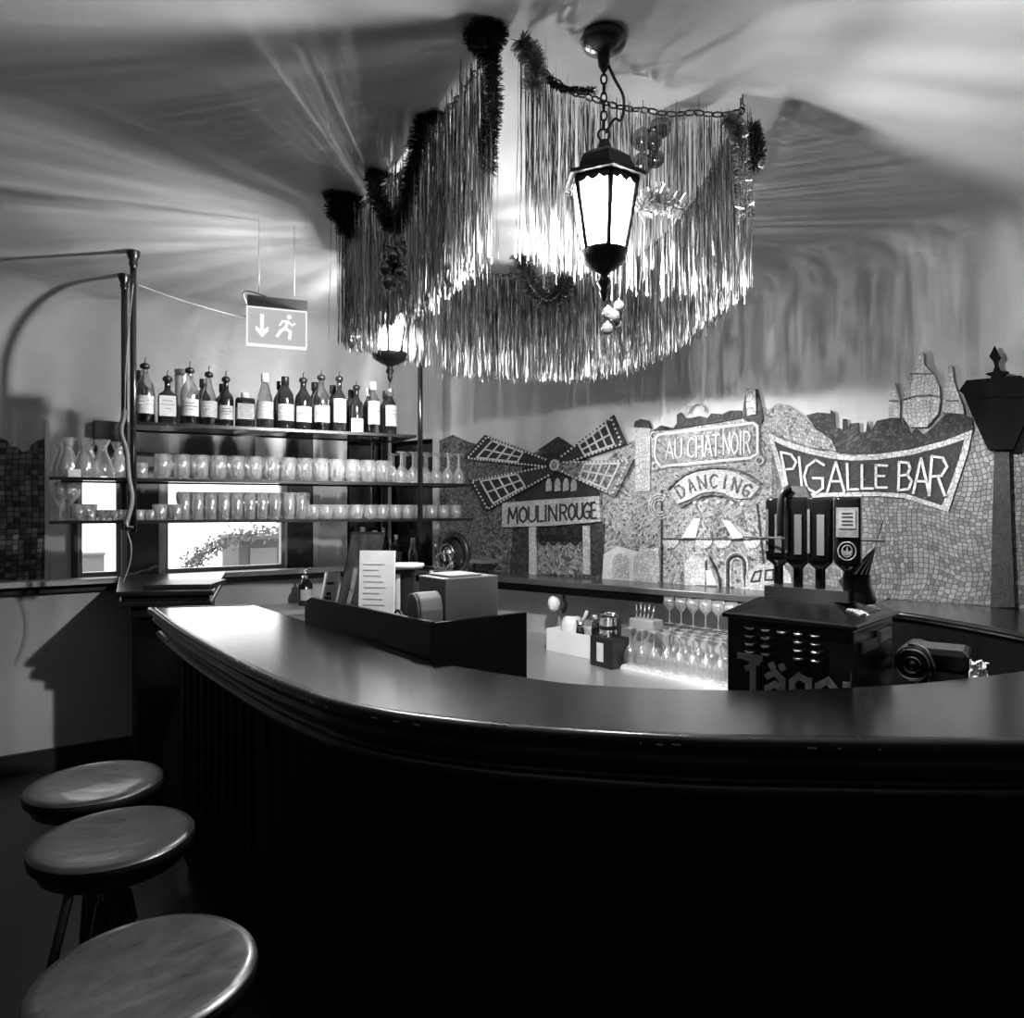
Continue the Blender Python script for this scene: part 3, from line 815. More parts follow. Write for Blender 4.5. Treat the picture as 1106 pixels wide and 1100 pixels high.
# ================================================================ BACK LEDGE + WORKTOP along the mural wall
def back_ledge():
    T = thing('back_ledge', 'narrow polished dark ledge running under the mosaic mural', 'ledge', RW.o, RW.a)
    u0 = .12; u1 = WALLEND and (Vector((1.9, 3.62, 0)) - RW.o).dot(RW.d) - .01
    lm = mat('polished_ledge_wood', .06, .22, noise=.3, nscale=6, stretch=(.4, 3, 1), spec=.7)
    MB().bbox((u0, -.31, 1.062), (u1, -.002, 1.10)).build('ledge_board', lm, T, bevel=.006)
    MB().bbox((u0, -.30, 1.015), (u1, -.27, 1.062)).build('front_apron', BLACKWOOD, T)
    MB().bbox((u0 + .9, -.312, 1.03), (u0 + .93, -.298, 1.06)).build('bracket', WHITEP, T)
    B = thing('back_worktop', 'brushed steel worktop with a splashback under the long ledge', 'worktop', RW.o, RW.a)
    MB().bbox((.12, -1.14, .665), (3.2, -.03, .70)).build('worktop', STEEL, B, bevel=.004)
    MB().bbox((.12, -.03, .70), (3.2, -.012, 1.06)).build('splashback', mat('dull_steel_splashback', .5, .4, .3, noise=.2, nscale=5), B)
    for i in range(4):
        d = MB().bbox((.14 + i * .76, -1.12, FZ + .08), (.86 + i * .76, -1.08, .655)).build('cupboard_door', STEEL, B)
        MB().bbox((.70 + i * .76, -1.14, .52), (.82 + i * .76, -1.12, .54)).build('handle', CHROME, d)
    MB().bbox((.14, -1.08, FZ), (3.18, -.03, .665)).build('carcass', GREYP, B)
    C = thing('window_side_cupboard', 'low cupboard under the window ledge inside the bar', 'cupboard', LW.o, LW.a)
    MB().bbox((-1.55, -.55, .82), (-.15, -.16, .85)).build('top_board', STEEL, C)
    MB().bbox((-1.53, -.53, FZ), (-.17, -.16, .82)).build('carcass', TRIMG, C)
    for i in range(2): MB().bbox((-1.50 + i * .67, -.55, FZ + .1), (-.87 + i * .67, -.53, .80)).build('door', TRIMG, C)
back_ledge()

# ================================================================ GLASS SHELVES ON POLES
SH_Z = {'top': 2.01, 'mid': 1.712, 'low': 1.49}
def su(px): return SH.uv(px, 500)[0]
def rack():
    T = thing('hanging_glass_rack', 'three-tier glass shelf rack on black poles hung from the ceiling', 'shelf rack', SH.o, SH.a)
    edge = mat('black_shelf_rail', .006, .3)
    sg = glass('shelf_glass', .80, .10, .04, .8)
    for nm, z, a, b in (('top', SH_Z['top'], su(142), su(450)), ('mid', SH_Z['mid'], su(53), su(511)), ('low', SH_Z['low'], su(53), su(511))):
        s = MB().bbox((a + .012, .012, z - .010), (b - .012, .41, z)).build('glass_shelf', sg, T)
        r = MB(); h = .016
        r.bbox((a, 0, z - h), (b, .012, z + .001)); r.bbox((a, .41, z - h), (b, .422, z + .001)); r.bbox((a, .012, z - h), (a + .012, .41, z)); r.bbox((b - .012, .012, z - h), (b, .41, z))
        r.build('shelf_rail', edge, s)
    pm = mat('black_lacquered_pole', .008, .22, spec=.8)
    for px, y in ((144, -.015), (453, -.015)):
        u = su(px)
        p = MB().tube([(u, y, 1.43), (u, y, CEIL - .002)], .016, 10).build('pole', pm, T)
        MB().lathe([(.016, CEIL - .09), (.022, CEIL - .07), (.02, CEIL - .05), (.03, CEIL - .03), (.034, CEIL - .001)], (u, y, 0), 12).build('pole_collar', pm, p)
    u, y = -.055, .44
    p = MB().tube([(u, y, 1.43), (u, y, CEIL - .002)], .017, 10).build('pole', pm, T)
    MB().lathe([(.016, CEIL - .09), (.022, CEIL - .07), (.02, CEIL - .05), (.03, CEIL - .03), (.034, CEIL - .001)], (u, y, 0), 12).build('pole_collar', pm, p)
    u = su(424); MB().tube([(u, .435, 1.43), (u, .435, 2.02)], .012, 8).build('pole', pm, T)
    for px in (297,):  # bright tube added in place of light reflected under the top shelf
        MB().tube(catmull([(su(262), .41, 1.985), (su(280), .2, 1.985), (su(292), .12, 1.99), (su(310), .0, 1.995)], 5), .006, 6).build('reflection_tube', CHROME, T)
rack()
# beer hose with tap along the front pole
def hose():
    T = thing('drinks_hose', 'thick grey hose strapped down the front black pole ending in a small tap', 'hose', SH.w(su(144), -.04, 0), SH.a)
    MB().tube(catmull([(.0, -.005, 2.72), (-.02, 0, 2.5), (-.035, 0, 2.25), (-.04, 0, 2.05), (-.055, -.01, 1.95), (-.03, -.01, 1.85), (-.02, -.01, 1.72), (-.005, -.01, 1.60), (-.03, -.01, 1.48)], 6), [.004 if i < 18 else .013 for i in range(49)], 7).build('hose', mat('grey_rubber', .12, .5), T)
    MB().tube([(-.03, -.01, 1.49), (-.03, -.01, 1.44)], .014, 8).tube([(-.03, -.01, 1.455), (.0, -.03, 1.455)], .008, 7).build('tap', CHROME, T)
    MB().tube(catmull([(-.03, -.01, 1.44), (-.01, -.01, 1.36), (-.015, 0, 1.27), (-.05, 0, 1.16)], 5), .004, 6).build('thin_line', GREYP, T)
hose()
def wire(name, pts, label, r=.0035, m=None):
    o = MB().tube(catmull(pts, 8), r, 5).build(name, m or mat('pale_cable', .4, .6))
    tag(o, label, 'cable')
pp = SH.w(su(144), -.03, 0)
wire('power_cable', [(pp.x + .02, pp.y, 2.72), (pp.x + .25, pp.y + .15, 2.66), (pp.x + .5, pp.y + .25, 2.62), (-1.30, 3.50, 2.60), (-1.16, 3.40, 2.552)], 'thin pale cable drooping from the front pole to the exit sign')

# ================================================================ BOTTLES
PROF = {
 'whisky': [(.001, 0), (.040, 0), (.044, .006), (.044, .17), (.040, .20), (.026, .225), (.016, .245), (.014, .285), (.016, .29)],
 'square': [(.001, 0), (.044, 0), (.046, .006), (.046, .15), (.042, .172), (.022, .19), (.015, .205), (.015, .25), (.017, .255)],
 'slim':   [(.001, 0), (.034, 0), (.037, .006), (.037, .19), (.032, .215), (.018, .245), (.013, .26), (.013, .31), (.015, .315)],
 'cone':   [(.001, 0), (.040, 0), (.043, .006), (.041, .13), (.032, .18), (.020, .225), (.014, .25), (.014, .28), (.015, .285)],
 'flask':  [(.001, 0), (.048, 0), (.050, .006), (.050, .16), (.046, .175), (.018, .18), (.016, .2), (.016, .205)],
 'wine':   [(.001, 0), (.037, 0), (.039, .006), (.039, .18), (.034, .21), (.018, .235), (.014, .25), (.014, .30), (.015, .305)],
}
LABELM = mat('pale_bottle_label', .40, .6, noise=.15, nscale=60)
LABELG = mat('grey_bottle_label', .28, .6, noise=.3, nscale=60)
CAPB = mat('black_pourer', .01, .4); CAPW = mat('white_cap', .6, .4); CAPG = mat('silver_cap', .5, .25, .8)
def bottle(px, off, kind, mt, lab, cap, h, label, lz=(.05, .14), z=SH_Z['top'], fr=SH):
    pr = PROF[kind]; s = h / pr[-1][1]; sr = 1.0 + (s - 1) * .35
    sr *= 1.12
    pr = [(r * sr, zz * s) for r, zz in pr]
    T = thing('spirit_bottle', label, 'bottle', fr.w(fr.uv(px, 500, off)[0], off, z), fr.a)
    n = 20
    M = None
    b = MB()
    if kind in ('square', 'flask'):   # rounded square section
        vs = []; k = 20
        for r, zz in pr:
            body = r > .035
            for i in range(k):
                a = 2 * PI * i / k
                q = (abs(math.cos(a)) ** 5 + abs(math.sin(a)) ** 5) ** (-1 / 5) if body else 1
                vs.append((r * q * math.cos(a) * .95, r * q * math.sin(a) * .95, zz))
        fs = [(j * k + i, j * k + (i + 1) % k, (j + 1) * k + (i + 1) % k, (j + 1) * k + i) for j in range(len(pr) - 1) for i in range(k)]
        b.add(vs, fs, True)
    else: b.lathe(pr, n=n)
    b.build('glass_body', mt, T)
    if mt is CLEAR and kind != 'slim':      # the drink left inside
        R = pr[3][0] * .9; hh = pr[3][1] * .42
        MB().lathe([(.001, .006), (R, .006), (R, hh), (.001, hh)], n=16).build('drink', glass('amber_drink', .45, .05, .1, .4), T)
    R = max(r for r, zz in pr)
    if lab is not None:
        a, c = lz[0] * s, lz[1] * s
        if kind in ('square', 'flask'):
            MB().bbox((-R * .80, -R * .985, a), (R * .80, -R * .945, c)).build('label_paper', lab, T)
            yy = -R * .99
        else:
            MB().lathe([(R + .0008, a), (R + .0008, c)], n=14, a0=-PI / 2 - 1.05, a1=-PI / 2 + 1.05).build('label_paper', lab, T)
            yy = -R - .0012
        tl = MB()
        for q, w in ((.74, .5), (.55, .7), (.36, .35)):
            zz = a + (c - a) * q
            tl.bbox((-R * w, yy - .001 + R * (1 - math.cos(w)) * .0, zz), (R * w, yy + .004, zz + .003))
        tl.build('label_print', INK if lab is LABELM else LABELM, T)
    hn = pr[-1][1]; rn = pr[-1][0]
    if cap == 'pourer':
        MB().lathe([(.001, hn + .022), (.012, hn + .024), (rn + .006, hn + .016), (rn + .006, hn - .004), (rn, hn - .006)], n=12).tube([(0, 0, hn + .02), (0, 0, hn + .045), (.004, -.004, hn + .055)], .003, 6).build('pourer', CAPB, T)
    else:
        m = {'white': CAPW, 'silver': CAPG, 'black': CAPB}[cap]
        MB().lathe([(.001, hn + .006), (rn + .003, hn + .005), (rn + .004, hn), (rn + .004, hn - .045), (rn, hn - .046)], n=12).build('cap', m, T)
    return T
bl = [
 (156.5, .10, 'whisky', CLEAR, LABELG, 'pourer', .305, 'clear whisky bottle with a slanted label, nearest the front pole'),
 (181, .10, 'square', DARKG, LABELM, 'pourer', .245, 'squat dark square bottle with a large pale label and pourer'),
 (205, .10, 'whisky', CLEAR, LABELM, 'pourer', .30, 'clear bottle with a white label in front of the pale tube'),
 (225.5, .10, 'cone', CLEAR, LABELG, 'pourer', .285, 'clear tapered bottle with a small grey label beside the dark wine-shaped one'),
 (244, .10, 'wine', DARKG, LABELM, 'pourer', .265, 'dark bottle with a low white label and a black neck sleeve'),
 (264.5, .10, 'flask', DARKG, LABELG, 'white', .20, 'short flat-shouldered dark flask with a white cap'),
 (286, .08, 'cone', CLEAR, LABELG, 'white', .315, 'wide clear conical bottle with a plain grey label and white cap'),
 (308, .10, 'whisky', DARKG, LABELG, 'black', .31, 'dark bottle with an ornate grey label next to the conical clear bottle'),
 (327.5, .10, 'whisky', DARKG, LABELM, 'pourer', .295, 'dark round bottle with a pale banded label and light neck'),
 (347, .10, 'whisky', CLEAR, LABELG, 'pourer', .32, 'tall clear bottle with a swirling label and white base'),
 (366.5, .10, 'slim', DARKG, LABELM, 'pourer', .32, 'tall slim dark bottle with a long scripted label'),
 (385, .10, 'wine', DARKG, LABELM, 'pourer', .275, 'dark tapering bottle with a low white label and slanted spout'),
 (403, .10, 'slim', CLEAR, LABELM, 'white', .32, 'slim clear bottle with a pale label and tall white cap'),
 (421.5, .10, 'slim', DARKG, LABELM, 'silver', .29, 'slim bottle under the far lit lantern, last on the shelf'),
]
for b in bl:
    lz = (.05, .14)
    if b[0] in (385,): lz = (.01, .10)
    if b[0] in (366.5, 403, 421.5): lz = (.06, .20)
    if b[0] in (181,): lz = (.045, .16)
    bottle(*b, lz=lz)
bk = [(151, 'whisky', .30, 'dark back-row bottle half hidden behind the slanted-label whisky'), (219.5, 'slim', .28, 'dark back-row bottle seen between the white-label and tapered bottles'),
      (240.5, 'wine', .26, 'dark back-row bottle behind the black-sleeved bottle'), (302.5, 'slim', .30, 'dark back-row bottle behind the ornate-label bottle'),
      (340, 'wine', .31, 'dark back-row bottle behind the swirling-label bottle'), (359.5, 'slim', .30, 'dark back-row bottle behind the scripted slim bottle'),
      (379.5, 'whisky', .28, 'dark back-row bottle behind the tapering white-label bottle'), (398.5, 'slim', .30, 'back-row bottle with a pale cap behind the slim clear bottle'),
      (416.5, 'wine', .29, 'dark back-row bottle behind the last bottle on the shelf')]
for px, kind, h, lb in bk:
    bottle(px, .22, kind, DARKG, None, 'white' if px == 398.5 else 'black', h, lb)
T = thing('gift_tube', 'pale cardboard bottle tube standing behind the white-label bottle', 'tube', SH.w(SH.uv(197.5, 500, .2)[0], .2, SH_Z['top']))
MB().lathe([(.001, 0), (.042, 0), (.042, .31), (.001, .31)], n=20).build('tube_body', PAPER, T)
MB().lathe([(.0435, .29), (.0435, .325), (.001, .327)], n=20).build('lid', CAPG, T)

# ================================================================ GLASSES ON THE SHELVES
def gl_mesh(kind):
    b = MB()
    if kind == 'mug':
        b.lathe([(.001, .0), (.034, 0), (.038, .01), (.040, .06), (.041, .135), (.038, .135), (.036, .07), (.033, .016), (.001, .014)], n=12)
        for k in range(6):
            a = PI / 3 * k; b.box((.039 * math.cos(a), .039 * math.sin(a), .055), (.006, .014, .06), a)
        b.torus((.052, 0, .07), .03, .006, n=8, m=5, sx=.7, a0=-PI / 2, a1=PI / 2)
    elif kind == 'long':
        b.lathe([(.001, 0), (.028, 0), (.030, .004), (.033, .155), (.031, .155), (.028, .014), (.001, .012)], n=10)
        b.lathe([(.0315, .076), (.0325, .079), (.0318, .082)], n=10)
    elif kind == 'tumbler':
        b.lathe([(.001, 0), (.030, 0), (.033, .004), (.038, .085), (.036, .085), (.031, .014), (.001, .012)], n=12)
    elif kind == 'shot':
        b.lathe([(.001, 0), (.020, 0), (.021, .004), (.027, .055), (.025, .055), (.019, .014), (.001, .012)], n=10)
    elif kind == 'wine':
        b.lathe([(.001, 0), (.034, .001), (.034, .003), (.006, .008), (.004, .02), (.004, .085), (.012, .095), (.033, .125), (.038, .15), (.034, .195), (.032, .195), (.036, .15), (.030, .125), (.001, .10)], n=12)
    elif kind == 'flipped':      # wine glass standing on its rim
        b.lathe([(.032, 0), (.036, .045), (.031, .07), (.012, .10), (.004, .11), (.004, .175), (.006, .187), (.034, .192), (.034, .194), (.001, .195)], n=12)
    elif kind == 'carafe':
        b.lathe([(.001, 0), (.050, 0), (.055, .01), (.056, .05), (.040, .10), (.024, .14), (.022, .16), (.040, .205), (.038, .205), (.020, .16), (.022, .14), (.037, .10), (.052, .05), (.050, .014), (.001, .012)], n=16)
    return b
proto = {}
def glassware(kind, name, cat, fr, u, y, z, label, group, rz=0.0):
    loc = fr.w(u, y, z)
    if kind not in proto:
        o = gl_mesh(kind).build(name, CUP); proto[kind] = o
    else:
        o = proto[kind].copy(); COL.objects.link(o)
    o.name = name
    o.location = loc; o.rotation_euler = (0, 0, rz)
    tag(o, label, cat, group)
    return o
Zm, Zl = SH_Z['mid'] + .001, SH_Z['low'] + .001
rg = random.Random(11)
def row(kind, name, cat, p0, p1, step, rows, z, label, group, y0=.06, dy=.095, rzs=True):
    u0, u1 = su(p0), su(p1); n = int((u1 - u0) / step) + 1
    for r in range(rows):
        for i in range(n):
            glassware(kind, name, cat, SH, u0 + (i + (.5 if r % 2 else 0)) * step, y0 + r * dy, z, label, group, rg.uniform(-1.6, 1.0) if rzs else 0)
row('mug', 'beer_mug', 'beer mug', 176, 425, .094, 4, Zm, 'faceted glass beer mug in the packed rows on the middle shelf', 'beer mugs on the middle shelf', .06, .094)
row('flipped', 'wine_glass', 'wine glass', 436, 500, .078, 4, Zm, 'stemmed glass turned upside down at the mural end of the middle shelf', 'upturned stemmed glasses on the middle shelf', .06, .088)
row('long', 'highball_glass', 'glass', 199, 306, .068, 5, Zl, 'tall straight highball glass in the tight rows on the lowest shelf', 'highball glasses on the lowest shelf', .05, .072)
row('tumbler', 'tumbler', 'glass', 173, 192, .078, 4, Zl, 'short tumbler beside the highball glasses on the lowest shelf', 'tumblers before the highball glasses', .05, .085)
row('long', 'small_beer_glass', 'glass', 314, 332, .068, 3, Zl, 'straight glass right after the highball rows where the window ends', 'straight glasses after the highball rows', .05, .085)
row('tumbler', 'tumbler', 'glass', 340, 380, .078, 3, Zl, 'low tumbler in the short rows behind the menus side of the lowest shelf', 'low tumblers at the middle of the lowest shelf', .05, .085)
row('tumbler', 'water_glass', 'glass', 388, 500, .080, 4, Zl, 'clear water glass in the rows at the mural end of the lowest shelf', 'water glasses at the mural end of the lowest shelf', .05, .085)
row('shot', 'shot_glass', 'shot glass', 97, 164, .056, 4, Zl, 'tiny shot glass in the low rows in front of the narrow window', 'shot glasses on the lowest shelf', .05, .075)
glassware('tumbler', 'tumbler', 'glass', SH, su(152), .08, Zm, 'single tumbler standing just past the pole on the middle shelf', None)
for i, (px, y, lb) in enumerate([(62, .22, 'glass carafe at the outer end of the middle shelf, back row'), (92, .26, 'glass carafe second from the outer end, rear of the middle shelf'), (72, .08, 'front glass carafe nearest the shelf end with a small paper tag'), (109, .12, 'wide-mouthed glass carafe in front, nearest the poles'), (90, .07, 'front glass carafe between two others on the middle shelf'), (126, .25, 'glass carafe behind the front pole')]):
    glassware('carafe', 'carafe', 'carafe', SH, su(px), y, Zm, lb, None, i)
o = MB().box((0, 0, .02), (.055, .003, .04)).bbox((-.03, -.001, 0), (.03, .012, .003)).build('price_tag', PAPER, loc=SH.w(su(80), .0 + .018, Zm), rz=SH.a)
tag(o, 'small white card standing before the carafes', 'card')
for px, y, lb in [(63, .10, 'tall stemmed glass at the outer end of the lowest shelf'), (70, .2, 'stemmed glass behind the outermost one on the lowest shelf'), (76, .08, 'stemmed glass next to the stacked tumblers on the lowest shelf')]:
    glassware('wine', 'wine_glass', 'wine glass', SH, su(px), y, Zl, lb, None)
for px, y in ((84, .07), (91, .07), (86, .16), (94, .16)):
    glassware('tumbler', 'tumbler', 'glass', SH, su(px), y, Zl, 'tumbler between stemmed glasses and shot glasses on the lowest shelf', 'tumblers at the outer end of the lowest shelf')

# ================================================================ EXIT SIGN
def exit_sign():
    T = thing('exit_sign', 'lit emergency exit sign with a down arrow hung from the ceiling', 'sign', (-1.107, 3.40, 2.353), math.radians(22))
    W2 = .165
    MB().bbox((-W2, -.025, -.045), (W2, .025, .165)).build('lamp_body', emis('lit_sign_panel', .08, .42), T, bevel=.003)
    f = MB(); frame_box(f, -W2 - .006, W2 + .006, -.052, .172, .008, -.030, .028); f.build('sign_frame', emis('lit_sign_border', .15, .75), T)
    MB().bbox((-W2, -.012, .172), (W2 + .01, .012, .24)).build('mounting_plate', GREYP, T)
    for x in (-.1, .1): MB().tube([(x, 0, .24), (x, 0, (CEIL - 2.353 - .001) / .79)], .0022, 6).build('hanger_rod', WHITEP, T)
    pg = emis('lit_sign_white', .2, .95)
    a = MB()
    a.prism([(-.095, .13), (-.075, .13), (-.075, .04), (-.05, .06), (-.05, .035), (-.085, -.005), (-.12, .035), (-.12, .06), (-.095, .04)], -.028, -.024)
    a.build('arrow', pg, T)
    r = MB()
    r.stroke([(.06, .10), (.045, .06), (.02, .04), (.0, .01)], .016, -.028, -.024).stroke([(.045, .06), (.075, .04), (.07, .0)], .016, -.028, -.024).stroke([(.06, .10), (.03, .10), (.015, .075)], .010, -.028, -.024).stroke([(.06, .10), (.085, .08), (.10, .09)], .010, -.028, -.024)
    r.prism([(.068 + .013 * math.cos(k * PI / 5), .128 + .013 * math.sin(k * PI / 5)) for k in range(10)], -.028, -.024)
    r.build('running_figure', pg, T)
    T.scale = (.79, .79, .79)
exit_sign()

# ================================================================ LANTERNS
LG = lantern_glass()
def chain_mesh(mb, a, b, link=.03, r=.0028, sag=0.0):
    a = Vector(a); b = Vector(b); L = (b - a).length; n = max(2, int(L / (link * .78)))
    for i in range(n):
        t = (i + .5) / n; p = a.lerp(b, t) - Vector((0, 0, sag * 4 * t * (1 - t)))
        t2 = t + .02; q = a.lerp(b, t2) - Vector((0, 0, sag * 4 * t2 * (1 - t2)))
        d = (q - p).normalized(); s = d.cross(Vector((.3, .2, 1)) if abs(d.z) < .9 else Vector((0, 1, 0))).normalized()
        w = s if i % 2 else d.cross(s)
        pts = [p + d * math.cos(k * PI / 4) * link * .5 + w * math.sin(k * PI / 4) * link * .27 for k in range(8)]
        mb.tube(pts, r, 5, closed=True)
def lantern(x, y, lit, label, s=1.0, zb=2.225, cup=1.0):
    T = thing('hanging_lantern', label, 'lantern', (x, y, zb), math.radians(4))
    z = lambda v: (v - 2.225) * s     # heights measured from the cup bottom
    rt, rb = .098 * s, .062 * s; zt, zbm = z(2.475), z(2.279)
    hexa = [(-PI / 2 + PI / 3 * k) for k in range(6)]
    bars = MB()
    for a in hexa:
        p = Vector((rb * math.cos(a), rb * math.sin(a), zbm)); q = Vector((rt * math.cos(a), rt * math.sin(a), zt))
        bars.tube([p, q], .0085 * s, 5)
    for r, zz in ((rt, zt), (rb, zbm)):
        bars.tube([(r * math.cos(a), r * math.sin(a), zz) for a in hexa], .007 * s, 5, closed=True, smooth=False)
    bars.build('glazing_bar', IRON, T)
    for k in range(6):
        a, b = hexa[k], hexa[(k + 1) % 6]; f = .955
        vs = [(rb * f * math.cos(a), rb * f * math.sin(a), zbm), (rb * f * math.cos(b), rb * f * math.sin(b), zbm), (rt * f * math.cos(b), rt * f * math.sin(b), zt), (rt * f * math.cos(a), rt * f * math.sin(a), zt)]
        g = MB().add(vs, [(0, 1, 2, 3)]).build('glass_pane', LG if lit else glass('dusty_lantern_glass', .55, .12, .2, .5), T, fix=False)
        sf = g.modifiers.new('thickness', 'SOLIDIFY'); sf.thickness = .002
    # roof: eave plate + dome + neck + ring
    rf = MB(); re = .122 * s
    hp = lambda r, zz, n=6: [(r * math.cos(a), r * math.sin(a), zz) for a in hexa]
    rings = [hp(rt * .8, zt + .004), hp(re, zt + .004), hp(re * 1.01, zt + .014 * s), hp(re * .74, zt + .028 * s), hp(re * .70, zt + .045 * s), hp(re * .62, zt + .068 * s), hp(re * .40, zt + .088 * s), hp(re * .20, zt + .098 * s), hp(re * .12, zt + .125 * s), hp(.002, zt + .128 * s)]
    vs = [v for r in rings for v in r]
    fs = [(j * 6 + i, j * 6 + (i + 1) % 6, (j + 1) * 6 + (i + 1) % 6, (j + 1) * 6 + i) for j in range(len(rings) - 1) for i in range(6)]
    rf.add(vs, fs)
    rf.build('roof', IRON, T)
    sc = MB()
    for k in range(6):
        a, b = hexa[k], hexa[(k + 1) % 6]
        A = Vector((rt * 1.03 * math.cos(a), rt * 1.03 * math.sin(a), zt)); B = Vector((rt * 1.03 * math.cos(b), rt * 1.03 * math.sin(b), zt))
        pts = [A.lerp(B, i / 12) for i in range(13)]
        lo = [p - Vector((0, 0, (.008 + .012 * abs(math.sin(i / 12 * 3 * PI))) * s)) for i, p in enumerate(pts)]
        sc.add(pts + lo, [(i, i + 1, 14 + i, 13 + i) for i in range(12)])
    sco = sc.build('scalloped_valance', IRON, T, fix=False)
    sco.modifiers.new('thickness', 'SOLIDIFY').thickness = .002
    MB().lathe([(rb * 1.12 * cup, zbm + .006), (rb * 1.12 * cup, zbm), (rb * .98 * cup, zbm - .025 * s), (rb * .55 * cup, zbm - .045 * s), (.018 * s, zbm - .055 * s), (.012 * s, zbm - .065 * s), (.018 * s, zbm - .075 * s), (.020 * s, zbm - .085 * s), (.010 * s, zbm - .10 * s), (.014 * s, zbm - .11 * s), (.004, zbm - .135 * s), (.001, zbm - .137 * s)], n=12 if cup == 1 else 20).lathe([(.001, zbm + .002), (rb * 1.1 * cup, zbm + .002)], n=12).build('bottom_cup', IRON, T)
    zr = zt + .128 * s
    MB().torus((0, 0, zr + .014), .017, .0035).build('top_ring', IRON, T)
    zc = CEIL - zb
    ch = MB(); chain_mesh(ch, (0, 0, zr + .03), (0, 0, zc - .085), .032, .003); ch.build('chain', IRON, T)
    MB().lathe([(.001, zc), (.062, zc - .001), (.068, zc - .012), (.060, zc - .030), (.038, zc - .042), (.020, zc - .05), (.016, zc - .085), (.008, zc - .10), (.001, zc - .101)], n=20).build('ceiling_rose', mat('polished_dark_metal', .05, .25, .6), T)
    MB().tube(catmull([(.012, 0, zc - .08), (.03, 0, zc - .12), (.055, -.01, zc - .18), (.05, -.005, zc - .24), (.03, 0, zr + .06), (.006, 0, zr + .02)], 6), .0045, 6).build('flex', BLACKP, T)
    if lit:
        bm = MB(); zc2 = z(2.375)
        bm.lathe([(.001, zc2 - .035), (.018, zc2 - .03), (.024, zc2 - .01), (.02, zc2 + .012), (.013, zc2 + .03), (.012, zc2 + .05)], n=14)
        m = glass('frosted_bulb', .9, .0, .3)
        bm.build('bulb', m, T)
    MB().tube([(0, 0, z(2.43)), (0, 0, zt + .02)], .011, 8).build('lamp_holder', BLACKP, T)
    return T
lantern(LANT[0][0], LANT[0][1], True, 'large lit six-sided iron lantern nearest the camera')
lantern(LANT[1][0], LANT[1][1], True, 'far lit lantern glowing behind the tinsel above the last bottle', 1.0, 2.255, 1.25)
lantern(-.035, 4.3, False, 'unlit dark lantern seen through the back of the tinsel ring', 1.12, 2.42)

# ================================================================ TINSEL
def foil(name, v, rough):
    m = mat(name, v, rough, 1.0); return m
FOIL = foil('silver_foil', .5, .25)
_nt = FOIL.node_tree; _g = _nt.nodes.new('ShaderNodeNewGeometry'); _m = _nt.nodes.new('ShaderNodeMapRange')
_m.inputs['To Min'].default_value = .04; _m.inputs['To Max'].default_value = .52
_p = _nt.nodes.new('ShaderNodeMath'); _p.operation = 'POWER'; _p.inputs[1].default_value = 1.6
_nt.links.new(_g.outputs['Random Per Island'], _p.inputs[0]); _nt.links.new(_p.outputs[0], _m.inputs[0])
_nt.links.new(_m.outputs[0], _nt.nodes['Principled BSDF'].inputs['Base Color'])
BOA = mat('dark_tinsel', .012, .35, .4)
GARB = mat('garland_pale_tinsel', .22, .3, .9)
def strands(mb, A, B, n, zt0, zb0, rnd, spread=.035, w=.0011):
    """n twisting ribbons between plan points A and B"""
    for i in range(n):
        t = rnd.random(); p = Vector(A).lerp(Vector(B), t)
        x = p.x + rnd.gauss(0, spread * .5); y = p.y + rnd.gauss(0, spread)
        zt = zt0(t) + rnd.uniform(-.015, .01); zb = zb0(t) + rnd.gauss(0, .012) + (rnd.uniform(0, .22) if rnd.random() < .14 else 0)
        k = 9; a = rnd.uniform(0, PI); base = len(mb.v); ww = w * rnd.uniform(.5, 1.4)
        sx = rnd.gauss(0, .008); sy = rnd.gauss(0, .008)
        for j in range(k + 1):
            f = j / k
            zz = zt + (zb - zt) * f
            a += rnd.gauss(0, .9)
            cx = x + sx * f + rnd.gauss(0, .0009); cy = y + sy * f + rnd.gauss(0, .0009)
            dx, dy = math.cos(a) * ww, math.sin(a) * ww
            mb.v += [(cx - dx, cy - dy, zz), (cx + dx, cy + dy, zz)]
            if j:
                q = base + j * 2; mb.f.append((q - 2, q - 1, q + 1, q)); mb.sm.append(False)
def curtain(label, pts, dens, seed, grp='tinsel fringes hung in a ring over the bar'):
    """pts: (px, Y, ztop, zbot)"""
    rnd = random.Random(seed)
    T = thing('tinsel_fringe', label, 'tinsel', (0, 0, 0))
    mb = MB(); cord = MB()
    for a, b in zip(pts[:-1], pts[1:]):
        A = ((a[0] - CX) / F * a[1], a[1], 0); B = ((b[0] - CX) / F * b[1], b[1], 0)
        L = math.hypot(A[0] - B[0], A[1] - B[1])
        strands(mb, A, B, int(L * dens), lambda t: a[2] + (b[2] - a[2]) * t, lambda t: a[3] + (b[3] - a[3]) * t, rnd)
        chain_mesh(cord, (A[0], A[1], a[2] + .015), (B[0], B[1], b[2] + .015), .036, .003, .01)
    o = mb.build('foil_strand', FOIL, T, fix=False); o['kind'] = 'stuff'
    cord.build('hanging_chain', IRON, T)
    # ceiling hooks
    for q in (pts[0], pts[-1]):
        X = (q[0] - CX) / F * q[1]
        MB().tube([(X, q[1], CEIL - .001), (X, q[1], q[2] + .03), (X + .008, q[1], q[2] + .02)], .0025, 5).build('ceiling_hook', IRON, T)
DN = 1700
curtain('silver foil fringe on the window side of the ring, nearest the front gap', [(527, 2.06, 2.85, 2.262), (507, 2.2, 2.84, 2.27), (482, 2.38, 2.85, 2.27), (455, 2.62, 2.84, 2.27), (425, 2.88, 2.85, 2.28), (398, 3.06, 2.84, 2.28), (372, 3.2, 2.85, 2.285)], DN * .62, 1)
